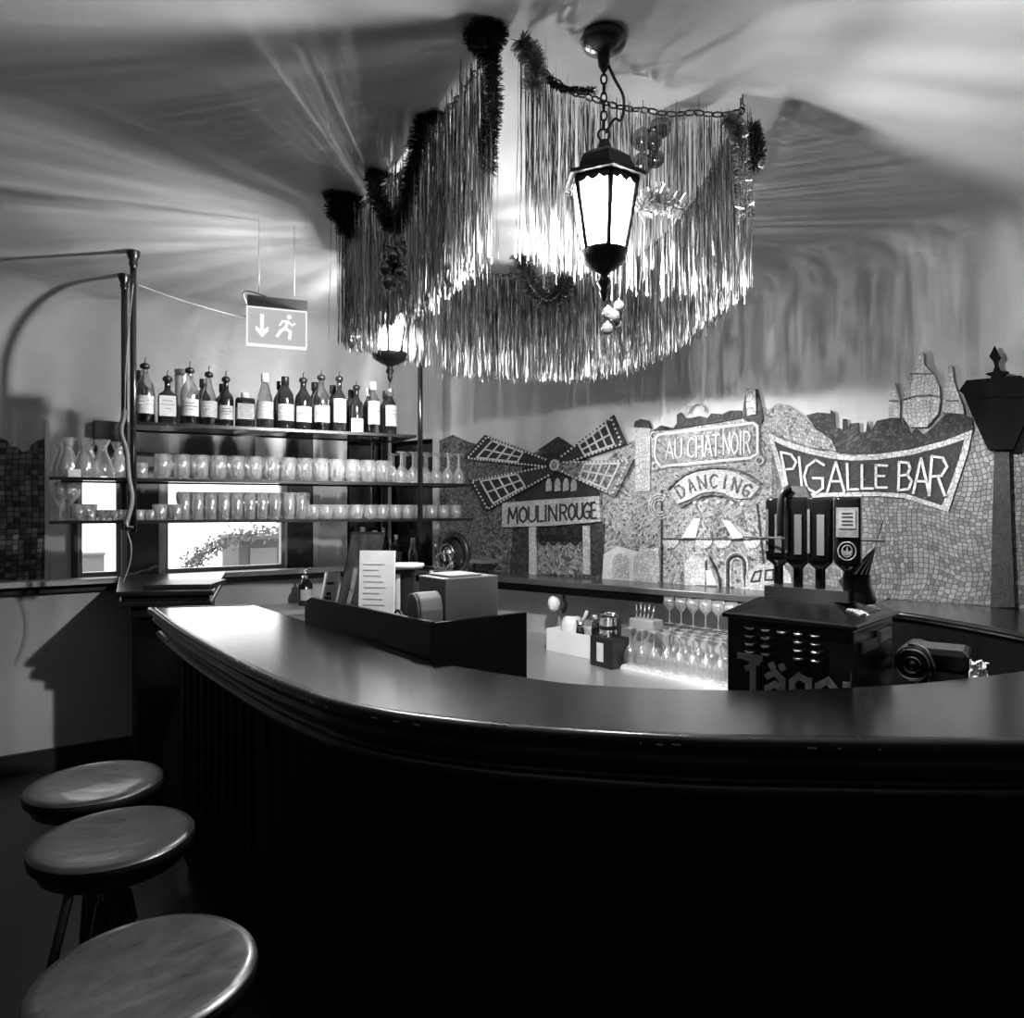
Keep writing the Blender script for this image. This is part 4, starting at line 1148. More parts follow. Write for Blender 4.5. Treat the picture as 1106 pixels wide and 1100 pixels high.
curtain('silver foil fringe at the back of the ring above the bottles', [(372, 3.2, 2.84, 2.28), (400, 3.42, 2.82, 2.295), (430, 3.62, 2.83, 2.297), (468, 3.78, 2.84, 2.30)], DN * .8, 2)
curtain('long silver foil fringe at the back of the ring above the windmill', [(477, 3.85, 2.83, 2.276), (515, 3.92, 2.82, 2.27), (560, 3.98, 2.83, 2.275), (600, 4.0, 2.82, 2.265), (640, 3.98, 2.83, 2.272), (672, 3.8, 2.82, 2.27), (700, 3.6, 2.83, 2.275)], DN * .9, 3)
curtain('silver foil fringe on the mural side of the ring rising to the far hook', [(700, 3.6, 2.83, 2.275), (740, 3.15, 2.82, 2.277), (770, 2.75, 2.83, 2.283), (802, 2.35, 2.84, 2.255)], DN * .5, 4)
curtain('silver foil fringe along the front of the ring behind the big lantern', [(566, 2.06, 2.85, 2.275), (600, 2.2, 2.84, 2.28), (640, 2.31, 2.85, 2.295), (700, 2.38, 2.85, 2.255), (750, 2.39, 2.85, 2.27), (800, 2.37, 2.84, 2.25)], DN * .36, 5)

def boa(label, pts, r=.042, n=2600, seed=1, m=None, core=.008, taper=True):
    rnd = random.Random(seed)
    P = catmull(pts, 10)
    T = thing('tinsel_garland', label, 'garland', P[0])
    o = P[0]
    mb = MB()
    for i in range(n):
        t = rnd.random() * (len(P) - 1.001); k = int(t); p = P[k].lerp(P[k + 1], t - k) - o
        d = (P[k + 1] - P[k]).normalized()
        v = Vector((rnd.gauss(0, 1), rnd.gauss(0, 1), rnd.gauss(0, 1)))
        v = (v - d * v.dot(d)).normalized() * r * rnd.uniform(.75, 1.15) + d * rnd.gauss(0, .010)
        s = v.cross(Vector((rnd.gauss(0, 1), rnd.gauss(0, 1), rnd.gauss(0, 1)))).normalized() * .0016
        mb.v += [tuple(p - s), tuple(p + s), tuple(p + v + s * .5), tuple(p + v - s * .5)]
        b = len(mb.v) - 4; mb.f.append((b, b + 1, b + 2, b + 3)); mb.sm.append(False)
    nd = mb.build('needle', m or BOA, T, fix=False); nd['kind'] = 'stuff'
    MB().tube([p - o for p in P], core, 6).build('core_wire', m or BOA, T)
    return T
z = lambda px, py, Y: tuple(pd(px, py, Y))
boa('dark tinsel garland hanging straight down from the highest ceiling hook', [z(505, 33, 2.06), z(520, 22, 2.0), z(538, 35, 2.02), z(525, 52, 2.0), z(512, 42, 2.03), z(530, 60, 2.02), z(533, 110, 2.04), z(528, 150, 2.06), z(527, 185, 2.08)], .030, 5200, 1, core=.012)
boa('dark tinsel garland looping in a deep V on the window side', [z(478, 118, 2.45), z(466, 122, 2.48), z(456, 140, 2.5), z(448, 175, 2.55), z(440, 215, 2.62), z(430, 240, 2.7), z(420, 238, 2.75), z(409, 215, 2.82), z(404, 190, 2.88), z(412, 180, 2.92), z(422, 192, 2.92)], .040, 6500, 2, core=.013)
boa('bunched dark tinsel end farthest towards the windows', [z(355, 218, 3.08), z(372, 212, 3.1), z(385, 222, 3.12), z(372, 232, 3.08), z(362, 225, 3.1), z(376, 240, 3.1), z(374, 255, 3.12)], .052, 3200, 3, core=.015)
boa('drooping dark tinsel loop at the back behind the unlit lantern', [z(556, 268, 3.85), z(566, 285, 3.85), z(575, 310, 3.84), z(590, 325, 3.84), z(604, 318, 3.84), z(612, 300, 3.84)], .055, 3000, 4, core=.015)
boa('small dark tinsel tuft at the hook on the mural side', [z(812, 138, 2.33), z(815, 150, 2.33), z(817, 165, 2.34), z(814, 180, 2.34)], .030, 1700, 5, core=.01)
boa('thin dark tinsel string sagging behind the big lantern chain', [z(588, 82, 2.10), z(600, 92, 2.11), z(615, 97, 2.12), z(640, 98, 2.13)], .012, 700, 6, core=.003)
boa('pale glittering tinsel tuft at the start of the front chain', [z(563, 45, 2.04), z(572, 58, 2.04), z(578, 75, 2.05), z(576, 95, 2.05)], .035, 900, 7, GARB, .003)
boa('pale glittering tinsel spray low behind the big lantern', [z(690, 228, 2.30), z(705, 215, 2.30), z(722, 218, 2.30), z(738, 226, 2.30)], .045, 900, 8, GARB, .003)
boa('pale tinsel tuft at the end of the front chain', [z(785, 128, 2.33), z(795, 138, 2.33), z(800, 155, 2.34), z(803, 190, 2.34), z(805, 235, 2.35)], .030, 1300, 9, GARB, .003)

BAUB = mat('dark_shiny_bauble', .22, .12, .9)
def bauble(label, px, py, Y, r, seed, m=BAUB, n=7, top=None):
    rnd = random.Random(seed)
    c = pd(px, py, Y)
    T = thing('bauble_cluster', label, 'bauble', c)
    for i in range(n):
        a = i * 2.4; zz = (i / n - .5) * r * 4.4
        q = MB().sphere((0, 0, 0), r * rnd.uniform(.8, 1.05), 14, 9).build('bauble', m, T, loc=(math.cos(a) * r * .9, math.sin(a) * r * .8, -zz))
        MB().lathe([(r * .22, r * .9), (r * .22, r * 1.12), (.001, r * 1.13)], n=8).build('bauble_cap', CHROME, q)
    MB().tube([(0, 0, r * 1.8), (0, 0, 2.83 - c.z)], .0015, 4).build('string', IRON, T)
bauble('cluster of dark shiny baubles in front of the window-side fringe', 427, 291, 2.66, .034, 1, n=8)
bauble('dark bauble pair hanging just beside the big lantern roof', 703, 163, 2.52, .038, 2, n=5)
bauble('dim bauble cluster low behind the big lantern foot', 662, 346, 2.4, .022, 3, n=5)

# ================================================================ STOOLS
seatm = mat('worn_polished_leather', .012, .36, noise=.5, nscale=17, rnoise=.09, bump=.13, spec=.65, coat=.12, stretch=(1, 2.2, 1))
def stool():
    T = thing('bar_stool', 's', 'bar stool', (0, 0, FZ), 0, 'bar stools')
    h = .80 - FZ
    MB().lathe([(.001, h - .006), (.06, h - .005), (.12, h + .001), (.150, h + .003), (.163, h + .003), (.169, h - .003)], n=64).build('seat', seatm, T)
    MB().lathe([(.168, h - .005), (.171, h - .011), (.168, h - .026), (.156, h - .036), (.001, h - .038)], n=64).build('seat_edge', mat('black_seat_edge', .004, .5, spec=.2), T)
    MB().lathe([(.150, h - .036), (.150, h - .055), (.11, h - .075), (.03, h - .085), (.001, h - .085)], n=32).build('seat_pan', BLACKP, T)
    MB().tube([(0, 0, .3), (0, 0, h - .08)], .024, 12).build('screw_column', IRON, T)
    for k in range(4):
        a = PI / 4 + PI / 2 * k
        l = MB().tube([(.03 * math.cos(a), .03 * math.sin(a), h - .14), (.11 * math.cos(a), .11 * math.sin(a), .42), (.21 * math.cos(a), .21 * math.sin(a), .008)], .013, 8).build('leg', IRON, T)
        MB().lathe([(.018, 0), (.018, .012), (.012, .02)], (.21 * math.cos(a), .21 * math.sin(a), 0), 10).build('rubber_foot', BLACKP, l)
    pts = [(.155 * math.cos(i * PI / 16), .155 * math.sin(i * PI / 16), .27) for i in range(32)]
    MB().tube(pts, .008, 7, closed=True).build('footring', CHROME, T)
    return T
st = stool()
spots = [((-1.145, 1.985), 'round-seated bar stool farthest from the camera'), ((-.912, 1.655), 'middle bar stool with a scuffed speckled seat'), ((-.592, 1.17), 'nearest bar stool, its dark worn seat cut by the frame')]
for i, ((x, y), lb) in enumerate(spots):
    if i == 0: st.location = (x, y, FZ); st['label'] = lb
    else: copy_tree(st, (x, y, FZ), i * .4, lb)

# ================================================================ TILL STATION, MENUS, TERMINAL
A = Vector((-.835, 2.905)); B = Vector((-.245, 2.165)); C = Vector((.060, 2.385))
dAB = (B - A).normalized(); nAB = Vector((-dAB.y, dAB.x))     # into the bar
TA = math.atan2(dAB.y, dAB.x); LAB = (B - A).length
def W2(p, z=0): return (p.x, p.y, z)
class TF(Frame): pass
TIL = Frame((A.x, A.y, 0), TA)      # x from A to B, y into the bar
def till():
    T = thing('till_station', 'black box station with a raised rim beside the inner bar edge', 'till cabinet', W2(A), TA)
    prof = [(0, .72), (LAB, .72), (LAB, 1.212), (.06, 1.20), (.02, 1.185), (0, 1.15)]
    MB().prism(prof, 0, .018).build('front_panel', mat('black_painted_board', .006, .32, noise=.4, nscale=8), T, bevel=.003)
    MB().bbox((LAB - .02, .018, .72), (LAB, .376, 1.206)).build('side_panel', MATS['black_painted_board'], T)
    MB().bbox((.0, .018, 1.075), (LAB - .02, .36, 1.098)).build('top_board', BLACKP, T)
    MB().bbox((.01, .03, FZ), (LAB - .022, .34, 1.075)).build('carcass', BLACKWOOD, T)
till()
ZT = 1.0985
def terminal():
    u1 = TIL.uv(481, 640, .13)[0]; u0 = TIL.uv(452, 640, .13)[0]
    T = thing('cash_terminal', 'plain grey box terminal standing on the black till station', 'cash register', TIL.w(u1, .13, ZT), TA)
    w = u1 - u0
    MB().bbox((-w, 0, 0), (0, .215, .225)).build('housing', mat('grey_painted_metal', .13, .45), T, bevel=.004)
    MB().bbox((-w + .015, .03, .225), (-.02, .16, .233)).build('top_plate', mat('pale_grey_plate', .3, .5), T, bevel=.003)
    pu = TIL.uv(457, 650, .062)[0]
    P = thing('receipt_printer', 'rounded grey receipt printer in front of the grey terminal', 'printer', TIL.w(pu, .062, ZT), TA)
    pr = [(-.030, .0), (.030, 0), (.034, .03), (.036, .13), (.026, .170), (.004, .186), (-.018, .184), (-.036, .165), (-.044, .135), (-.036, .11), (-.036, .08), (-.030, .05)]
    MB().prism(pr, -.030, .055).build('body', GREYP, P, bevel=.008)
    MB().prism([(x * .9, zz * .95 + .006) for x, zz in pr[:9]], -.040, -.030).build('side_cover', mat('dark_grey_cover', .07, .45), P, bevel=.005)
    MB().bbox((-.047, -.02, .140), (-.038, .05, .146)).build('paper_slot', CHROME, P)
    MB().bbox((-.040, -.015, .09), (-.034, .045, .11)).build('button_strip', WHITEP, P)
    cu_ = TIL.uv(432, 660, .07)[0]
    o = MB().tube(catmull([(.04, 0, .06), (.02, -.01, .10), (-.01, -.01, .10), (-.025, -.01, .05), (-.02, -.01, .005)], 6), .005, 6).build('printer_cable', BLACKP, loc=TIL.w(cu_, .07, ZT + .004), rz=TA)
    tag(o, 'short black cable looping beside the receipt printer', 'cable')
terminal()
def leaning(name, label, cat, px0, px1, Y, h, tilt, m, deco=None, skew=0.0):
    """upright card on the till station, leaning back; px0..px1 = its foot"""
    w = (px1 - px0) / 2 / F * Y
    T = thing(name, label, cat, (((px0 + px1) / 2 - CX) / F * Y, Y, ZT))
    T.rotation_euler = (-tilt, 0, math.radians(-10))
    k = skew
    MB().prism([(-w, 0), (w, 0), (w + k, h), (-w + k, h)], -.004, .004).build('board', m, T)
    if deco: deco(T, w, h, k)
    return T
def text_deco(T, w, h, k):
    for f, ww, t in ((.76, .5, .010), (.54, .3, .014), (.46, .45, .012), (.16, .5, .004)):
        MB().bbox((-w * ww + k * f, -.006, h * f), (w * ww + k * f, -.004, h * f + t)).build('printed_text', INK, T)
def line_deco(T, w, h, k):
    b = MB()
    for i in range(12):
        f = .06 + i * .07
        b.bbox((-w * .75 + k * f, -.0052, h * f), (w * (.1 + .5 * ((i * 37) % 10) / 10) + k * f, -.004, h * f + .0035))
    b.build('printed_line', mat('faint_ink', .42, .6), T)
def pic_deco(T, w, h, k):
    m = mat('dark_photo_print', .03, .3, noise=1.0, nscale=16, stretch=(1.6, 1, .7))
    MB().prism([(-w * .94, .01), (w * .94, .01), (w * .94 + k, h - .01), (-w * .94 + k, h - .01)], -.006, -.004).build('picture', m, T)
    MB().stroke([(-w * .35, .02), (-w * .2 + k * .3, .14), (-w * .3 + k * .6, .22)], .016, -.0075, -.006).build('pale_figure', mat('pale_print', .16, .4), T)
leaning('leaflet_stand', 'small white leaflet card at the far end of the till station', 'leaflet', 342, 359, 2.86, .20, .08, PAPER, text_deco, .028)
leaning('menu_board', 'tall dark picture menu leaning between the leaflet and pale menu', 'menu', 359, 397, 2.76, .365, .08, BLACKP, pic_deco, .063)
leaning('menu_board', 'pale printed menu board leaning before the dark picture menu', 'menu', 386, 426, 2.62, .30, .06, PAPER, line_deco, .0)
# tray on a napkin column
def napkin():
    p = pd(436, 660, 2.66)
    T = thing('napkin_dispenser', 'dark stand with a hanging cloth under a flat pale round tray', 'dispenser', (-.408, 2.72, ZT), 0)
    MB().lathe([(.001, 0), (.045, 0), (.05, .02), (.045, .20), (.05, .225), (.001, .225)], n=18).build('stand', BLACKP, T)
    MB().lathe([(.055, .02), (.050, .10), (.053, .21)], n=10, a0=-PI / 2 - 1.3, a1=-PI / 2 - .1).build('cloth', PAPER, T)
    MB().lathe([(.001, .226), (.070, .228), (.078, .240), (.076, .246), (.001, .243)], n=28).build('tray', mat('pale_tray', .5, .35), T)
napkin()
def juicer():
    T = thing('espresso_machine', 'chrome machine with a black round hood standing behind the grey terminal', 'coffee machine', RW.w(RW.uv(485, 600, -.62)[0], -.62, .70), RW.a)
    MB().bbox((-.12, -.1, 0), (.12, .12, .44)).build('body', BLACKP, T, bevel=.01)
    MB().lathe([(.001, .44), (.13, .44), (.13, .46), (.001, .462)], n=24).build('top_plate', CHROME, T)
    R = Matrix.Identity(4)
    MB().torus((0, .05, .56), .125, .02, n=24, m=8, sx=.9).build('round_hood', BLACKP, T)
    MB().lathe([(.001, 0), (.11, 0), (.11, .03), (.001, .03)], (0, .09, .56), 20, M=Matrix.Rotation(PI / 2, 4, 'X')).build('hood_back', mat('dark_smoked_back', .02, .2), T)
    MB().lathe([(.02, .46), (.05, .48), (.03, .52), (.045, .56), (.03, .60), (.001, .61)], n=16).torus((0, -.02, .57), .055, .007, n=16).torus((.0, -.05, .52), .05, .006, n=14, sx=1.3).build('chrome_head', CHROME, T)
    MB().tube([(-.09, -.03, .46), (-.09, -.03, .60), (-.10, -.03, .66)], .007, 8).tube([(.07, -.05, .46), (.075, -.05, .52)], .01, 8).build('lever', CHROME, T)
juicer()
T = thing('small_wall_shelf', 'small dark shelf with a pale top just before the windmill', 'shelf', RW.w(RW.uv(518, 600, -.16)[0], -.16, 1.10), RW.a)
MB().bbox((-.09, -.08, .07), (.11, .08, .095)).build('shelf_board', GREYP, T)
for x in (-.05, .07): MB().tube([(x, 0, 0), (x, 0, .07)], .008, 8).build('shelf_leg', IRON, T)

# bottles on the corner ledge
def led_bottle(u, y, kind, mt, lab, cap, h, lb):
    T = bottle(500, 0, kind, mt, lab, cap, h, lb, z=SILL); T.location = LW.w(u, y, SILL)
led_bottle(lu(388), -.07, 'cone', CLEAR, None, 'white', .30, 'clear bottle on the corner ledge behind the menus')
led_bottle(lu(401), -.07, 'square', DARKG, LABELG, 'white', .27, 'dark square bottle on the corner ledge behind the menus')
led_bottle(lu(410), -.07, 'whisky', DARKG, None, 'silver', .29, 'dark bottle closest to the corner post on the ledge')
T = bottle(500, 0, 'whisky', DARKG, LABELG, 'silver', .24, 'short bottle with a silver top beside the espresso machine on the corner ledge', z=SILL); T.location = RW.w(ru(440), -.12, SILL)
T = bottle(500, 0, 'cone', CLEAR, None, 'white', .22, 'small clear bottle next to the pale jamb on the corner ledge', z=SILL); T.location = RW.w(ru(458), -.12, SILL)

# small pump bottle behind the counter's window end
T = thing('pump_bottle', 'small dark pump dispenser behind the bright window end of the bar', 'dispenser', LW.w(lu(314), -.34, .85), LW.a)
MB().lathe([(.001, 0), (.05, 0), (.052, .01), (.05, .15), (.03, .18), (.02, .20)], n=16).build('body', DARKG, T)
MB().tube([(0, 0, .19), (0, 0, .25), (.03, -.02, .27), (.05, -.03, .25)], .009, 8).lathe([(.026, .19), (.026, .215), (.001, .216)], n=12).build('pump_head', CHROME, T)
MB().lathe([(.0525, .04), (.0525, .12)], n=10, a0=-2.6, a1=-.5).build('label_paper', LABELM, T)

# ================================================================ WASH-UP THINGS ON THE BACK WORKTOP
ZW = .7005
def wuv(px, py):      # point on the worktop seen at px,py, in mural wall coordinates
    p = ph(px, py, .70); d = p - RW.o
    return d.dot(RW.d), d.dot(RW.n)
def wt(px, py): return ph(px, py, ZW)
def basin():
    a = wt(590, 703); b = wt(638, 713)
    e = Vector((b.x - a.x, b.y - a.y)); ang = math.atan2(e.y, e.x)
    T = thing('white_tub', 'white plastic tub of bar things on the steel worktop', 'tub', ((a.x), (a.y), ZW), ang)
    L = e.length; h = .135
    w = MB().bbox((0, 0, 0), (L, .006, h)).bbox((0, .24, 0), (L, .246, h)).bbox((0, .006, 0), (.006, .24, h)).bbox((L - .006, .006, 0), (L, .24, h)).bbox((.006, .006, 0), (L - .006, .24, .008))
    w.build('tub_body', WHITEP, T, bevel=.003)
    B = Vector((a.x, a.y, ZW)); fr = Frame(B, ang)
    s = thing('scoop', 'white rounded scoop standing in the white tub', 'scoop', fr.w(.10, .12, ZW + .009), ang)
    MB().lathe([(.001, 0), (.06, .0), (.07, .06), (.065, .16), (.05, .19), (.03, .20)], n=18, a0=0, a1=2 * PI).build('bowl', WHITEP, s)
    MB().tube([(.05, 0, .15), (.10, 0, .2), (.12, 0, .24)], .010, 8).build('handle', WHITEP, s)
    s = thing('drying_cloth', 'pale cloth with a dark striped brush hung under the ledge above the tub', 'cloth', RW.w(RW.uv(601, 600, -.26)[0], -.26, 1.01), RW.a)
    MB().sphere((-.02, 0, -.06), .04, 16, 10, 1.3).build('pale_ball', WHITEP, s)
    bb = MB()
    for k in range(7): bb.torus((.045, .0, -.06), .03 + .008 * k * .6, .005, n=12, sx=.6, a0=-1.8 + .05 * k, a1=1.4)
    bb.build('black_bristle', BLACKP, s)
    MB().tube([(0, 0, .0), (0, 0, .05)], .004, 5).build('hanging_loop', IRON, s)
    for k, (x, y, hh, lb) in enumerate([(.21, .07, .19, 'black pepper-mill-like jar in the white tub, front'), (.25, .16, .22, 'black lidded jar in the white tub, towards the wall')]):
        j = thing('jar', lb, 'jar', fr.w(x, y, ZW + .009), ang)
        MB().lathe([(.001, 0), (.026, 0), (.028, .01), (.024, hh * .5), (.027, hh * .55), (.02, hh * .8), (.001, hh * .82)], n=14).build('jar_body', DARKG, j)
        MB().lathe([(.021, hh * .8), (.024, hh), (.001, hh)], n=12).build('jar_lid', CHROME, j)
    # black caddy with shaker
    p = wt(660, 722); T = thing('black_caddy', 'black plastic caddy with a paper slip beside the white tub', 'caddy', (p.x, p.y + .06, ZW), ang - .1)
    w = MB(); hw = .085; d = .065; h = .16; t = .006
    for (x0, y0, x1, y1) in ((-hw, -d, hw, -d + t), (-hw, d - t, hw, d), (-hw, -d + t, -hw + t, d - t), (hw - t, -d + t, hw, d - t), (-hw + t, -d + t, hw - t, d - t)):
        w.bbox((x0, y0, 0), (x1, y1, h if abs(x1 - x0) < .17 and abs(y1 - y0) < .12 or abs(y1 - y0) < .01 else .006))
    w.build('tray', BLACKP, T, bevel=.004)
    MB().bbox((-.03, -d - .002, .03), (.02, -d, .13)).build('paper_slip', PAPER, T)
    cf = Frame((p.x, p.y + .06, 0), ang - .1)
    s = thing('cocktail_shaker', 'tall chrome shaker standing in the black caddy', 'shaker', cf.w(-.01, .0, ZW + .007), ang)
    MB().lathe([(.001, 0), (.036, 0), (.04, .02), (.046, .25), (.048, .256), (.044, .256), (.001, .25)], n=24).build('cup', CHROME, s)
    MB().lathe([(.047, .19), (.0475, .2), (.047, .21)], n=24).build('band', IRON, s)
    MB().tube(catmull([(.05, 0, .27), (.07, 0, .26), (.075, 0, .2), (.07, 0, .1)], 5), .012, 8).build('handle', BLACKP, s)
    MB().tube([(-.05, .0, .272), (.05, 0, .275)], .012, 10).build('top_bar', CHROME, s)
    s = thing('bar_spoon_pot', 'white bar blender cup behind the black caddy', 'container', cf.w(.13, .13, ZW), ang)
    MB().bbox((-.07, -.04, 0), (.09, .05, .26)).build('box_body', mat('pale_grey_box', .25, .5), s, bevel=.006)
    for k in range(5): MB().tube([(-.05 + .025 * k, 0, .26), (-.06 + .03 * k, .01, .33 + .01 * (k % 2))], .005, 6).build('utensil', CHROME, s)
basin()
def glass_mat():
    a = wt(668, 722); b = wt(790, 748)
    e = Vector((b.x - a.x, b.y - a.y)); ang = math.atan2(e.y, e.x); L = e.length
    T = thing('drainer_mat', 'white ribbed drainer mat under the drying wine glasses', 'mat', (a.x, a.y, ZW), ang)
    MB().bbox((0, 0, 0), (L, .36, .012)).build('mat_base', WHITEP, T)
    r = MB()
    for k in range(int(L / .02)): r.bbox((k * .02, 0, .012), (k * .02 + .009, .36, .022))
    r.build('rib', WHITEP, T)['kind'] = 'stuff'
    fr = Frame((a.x, a.y, 0), ang)
    n = int((L - .05) / .078)
    for rr in range(3):
        for i in range(n):
            glassware('flipped', 'wine_glass', 'wine glass', fr, .04 + i * .078 + (.03 if rr % 2 else 0), .05 + rr * .085, ZW + .023, 'upturned wine glass drying on the white ribbed mat', 'wine glasses drying on the mat')
    # upper wire rack with glasses on it
    R = thing('wire_rack', 'wire rack behind the drying mat holding a second tier of glasses', 'rack', fr.w(.02, .32, ZW), ang)
    b = MB()
    for y in (0, .05, .10): b.tube([(0, y, .205), (L - .02, y, .205)], .003, 5)
    for k in range(7): b.tube([(k * (L - .02) / 6, -.01, .205), (k * (L - .02) / 6, .11, .205)], .003, 5)
    b.build('wire_grid', CHROME, R)
    for x in (.0, L - .02): MB().tube([(x, .11, 0), (x, .11, .205)], .004, 6).build('rack_leg', CHROME, R)
    for i in range(n):
        og = glassware('wine', 'wine_glass', 'wine glass', fr, .06 + i * .078, .37, ZW + .209, 'upright wine glass on the wire rack above the drying mat', 'wine glasses on the wire rack'); og.scale = (.95, .95, .78)
glass_mat()

# ================================================================ TAP MACHINE WITH BOTTLES
mB = Vector((.912, 1.925)); mA = mB + Vector((-.27, .25))
dM = (mB - mA).normalized(); angM = math.atan2(dM.y, dM.x); LM = (mB - mA).length
MF = Frame((mA.x, mA.y, 0), angM)
GOTH = {   # thick broken-letter strokes, y down 0..1
 'J': [[(0, .02), (.95, .02)], [(.30, .04), (.85, .12)], [(.62, .05), (.62, .62), (.62, .95)], [(.35, .30), (.62, .22)]],
 'a': [[(.1, .42), (.45, .30), (.8, .45), (.8, .95)], [(.1, .70), (.45, .58), (.8, .66)], [(.1, .70), (.1, .90), (.4, 1), (.8, .85)]],
 'g': [[(.85, .40), (.4, .30), (.1, .45), (.1, .85), (.45, .98), (.85, .80)], [(.85, .36), (.85, 1.15), (.4, 1.3)]],
 'e': [[(.15, .68), (.85, .50), (.5, .30), (.1, .45), (.1, .85), (.5, 1), (.85, .88)]],
 'r': [[(.15, .32), (.15, 1)], [(.15, .45), (.5, .30), (.75, .42)]],
 'm': [[(.05, .32), (.05, 1)], [(.05, .42), (.3, .30), (.42, .42), (.42, 1)], [(.42, .42), (.7, .30), (.88, .42), (.88, 1)]],
 'i': [[(.5, .34), (.5, 1)], [(.45, .12), (.55, .16)]],
 's': [[(.85, .38), (.4, .30), (.15, .48), (.8, .72), (.75, .92), (.15, .98)]],
 't': [[(.5, .08), (.5, .9), (.8, 1)], [(.15, .34), (.85, .34)]],
}
def goth(mb, text, x0, zt, h, w, adv, y0, y1):
    x = x0
    for ch in text:
        key = 'a' if ch == 'ä' else ch
        k = {'m': 1.45, 'J': 1.1, 'i': .55, 'r': .8, 't': .75}.get(key, 1) * adv
        for st_ in GOTH[key]:
            mb.stroke([(x + px_ * k * .85, zt - py_ * h) for px_, py_ in st_], w, y0, y1)
        if ch == 'ä':
            for q in (.25, .65): mb.stroke([(x + q * k, zt - .12 * h), (x + (q + .05) * k, zt - .18 * h)], w, y0, y1)
        x += k
def machine():
    T = thing('tap_machine', 'black cooled tap machine with slanted lid and vents inside the bar', 'drinks machine', (mA.x, mA.y, ZW), angM)
    H = 1.225 - ZW; D = .37; Wd = LM
    mm = mat('black_enamel', .007, .25, spec=.6)
    MB().bbox((.004, .004, 0), (Wd - .004, D - .004, H)).build('housing', mm, T, bevel=.006)
    # lid: rim + sloped hood
    hz = H
    vs = [(-.008, -.008, hz), (Wd + .008, -.008, hz), (Wd + .008, D + .008, hz), (-.008, D + .008, hz),
          (-.008, -.008, hz + .014), (Wd + .008, -.008, hz + .014), (Wd + .008, D + .008, hz + .014), (-.008, D + .008, hz + .014),
          (.05, .12, hz + .055), (Wd - .10, .13, hz + .055), (Wd - .10, D, hz + .055), (.05, D, hz + .055)]
    fs = [(3, 2, 1, 0), (0, 1, 5, 4), (1, 2, 6, 5), (2, 3, 7, 6), (3, 0, 4, 7), (4, 5, 9, 8), (5, 6, 10, 9), (6, 7, 11, 10), (7, 4, 8, 11), (8, 9, 10, 11)]
    lid = MB().add(vs, fs).build('lid', mm, T, bevel=.004)
    # vents in rows
    vm = mat('vent_louvre', .35, .15, 1.0)
    for c in range(5):
        x = .065 + c * .047
        for r in range(4):
            if c == 2 and r > 0: continue
            if c == 0 and False: continue
            zz = H - .022 - r * .023
            v = MB().tube([(x, -.004, zz), (x + .008, -.010, zz - .004), (x + .022, -.010, zz - .004), (x + .030, -.004, zz)], .0035, 6).build('vent_louvre', vm, T)
    g = MB(); goth(g, 'Jägermeister', .045, H - .108, .12, .017, .072, -.0022, .006)
    # keep only what fits on the front: the word runs on around the corner
    g.v = [(min(v[0], Wd - .008), v[1], v[2]) for v in g.v]
    g.build('brand_lettering', mat('grey_print', .22, .5), T)
    # small lettering on the side slope of the lid
    s = MB(); goth(s, 'Jägermeister', 0, .0, .036, .0045, .0170, -.003, 0)
    o = s.build('lid_lettering', mat('pale_print_white', .9, .5), lid)
    a = math.atan2(.041, .028)
    nx = math.sqrt(.028 ** 2 + .041 ** 2)
    slope = Matrix(((0, -0.895, -.446, 0), (1, 0, 0, 0), (0, -.446 * 0 , 0, 0), (0, 0, 0, 1)))
    # right face of the lid rises from x=Wd+.008 to x=Wd-.02 over .041: lay the text on it
    up = Vector((-.108, 0, .041)).normalized(); along = Vector((0, 1, 0)); nrm = Vector((.041, 0, .108)).normalized()
    Mx = Matrix((( along.x, -nrm.x, up.x, Wd - .055), (along.y, -nrm.y, up.y, .115), (along.z, -nrm.z, up.z, hz + .0385), (0, 0, 0, 1)))
    o.matrix_local = Mx
    # side controls
    MB().bbox((Wd - .002, .06, H - .07), (Wd + .004, .20, H - .04)).build('side_slot', mat('dull_label', .10, .4), T)
    MB().bbox((Wd - .002, .20, H - .055), (Wd + .012, .30, H - .025)).build('side_plate', mat('pale_side_plate', .3, .4), T)
    # bottle carrier
    MB().bbox((.06, .14, hz + .055), (Wd - .06, .26, hz + .088)).build('bottle_carrier', mat('smoked_carrier', .05, .2, spec=.8), T)
    MB().lathe([(.045, hz + .05), (.05, hz + .06), (.036, hz + .10), (.034, hz + .13)], (Wd - .055, .21, 0), 16).build('tap_collar', mm, T)
    MB().tube([(-.02, .165, hz + .235), (Wd + .03, .165, hz + .235)], .003, 6).build('retaining_rod', CHROME, T)
machine()
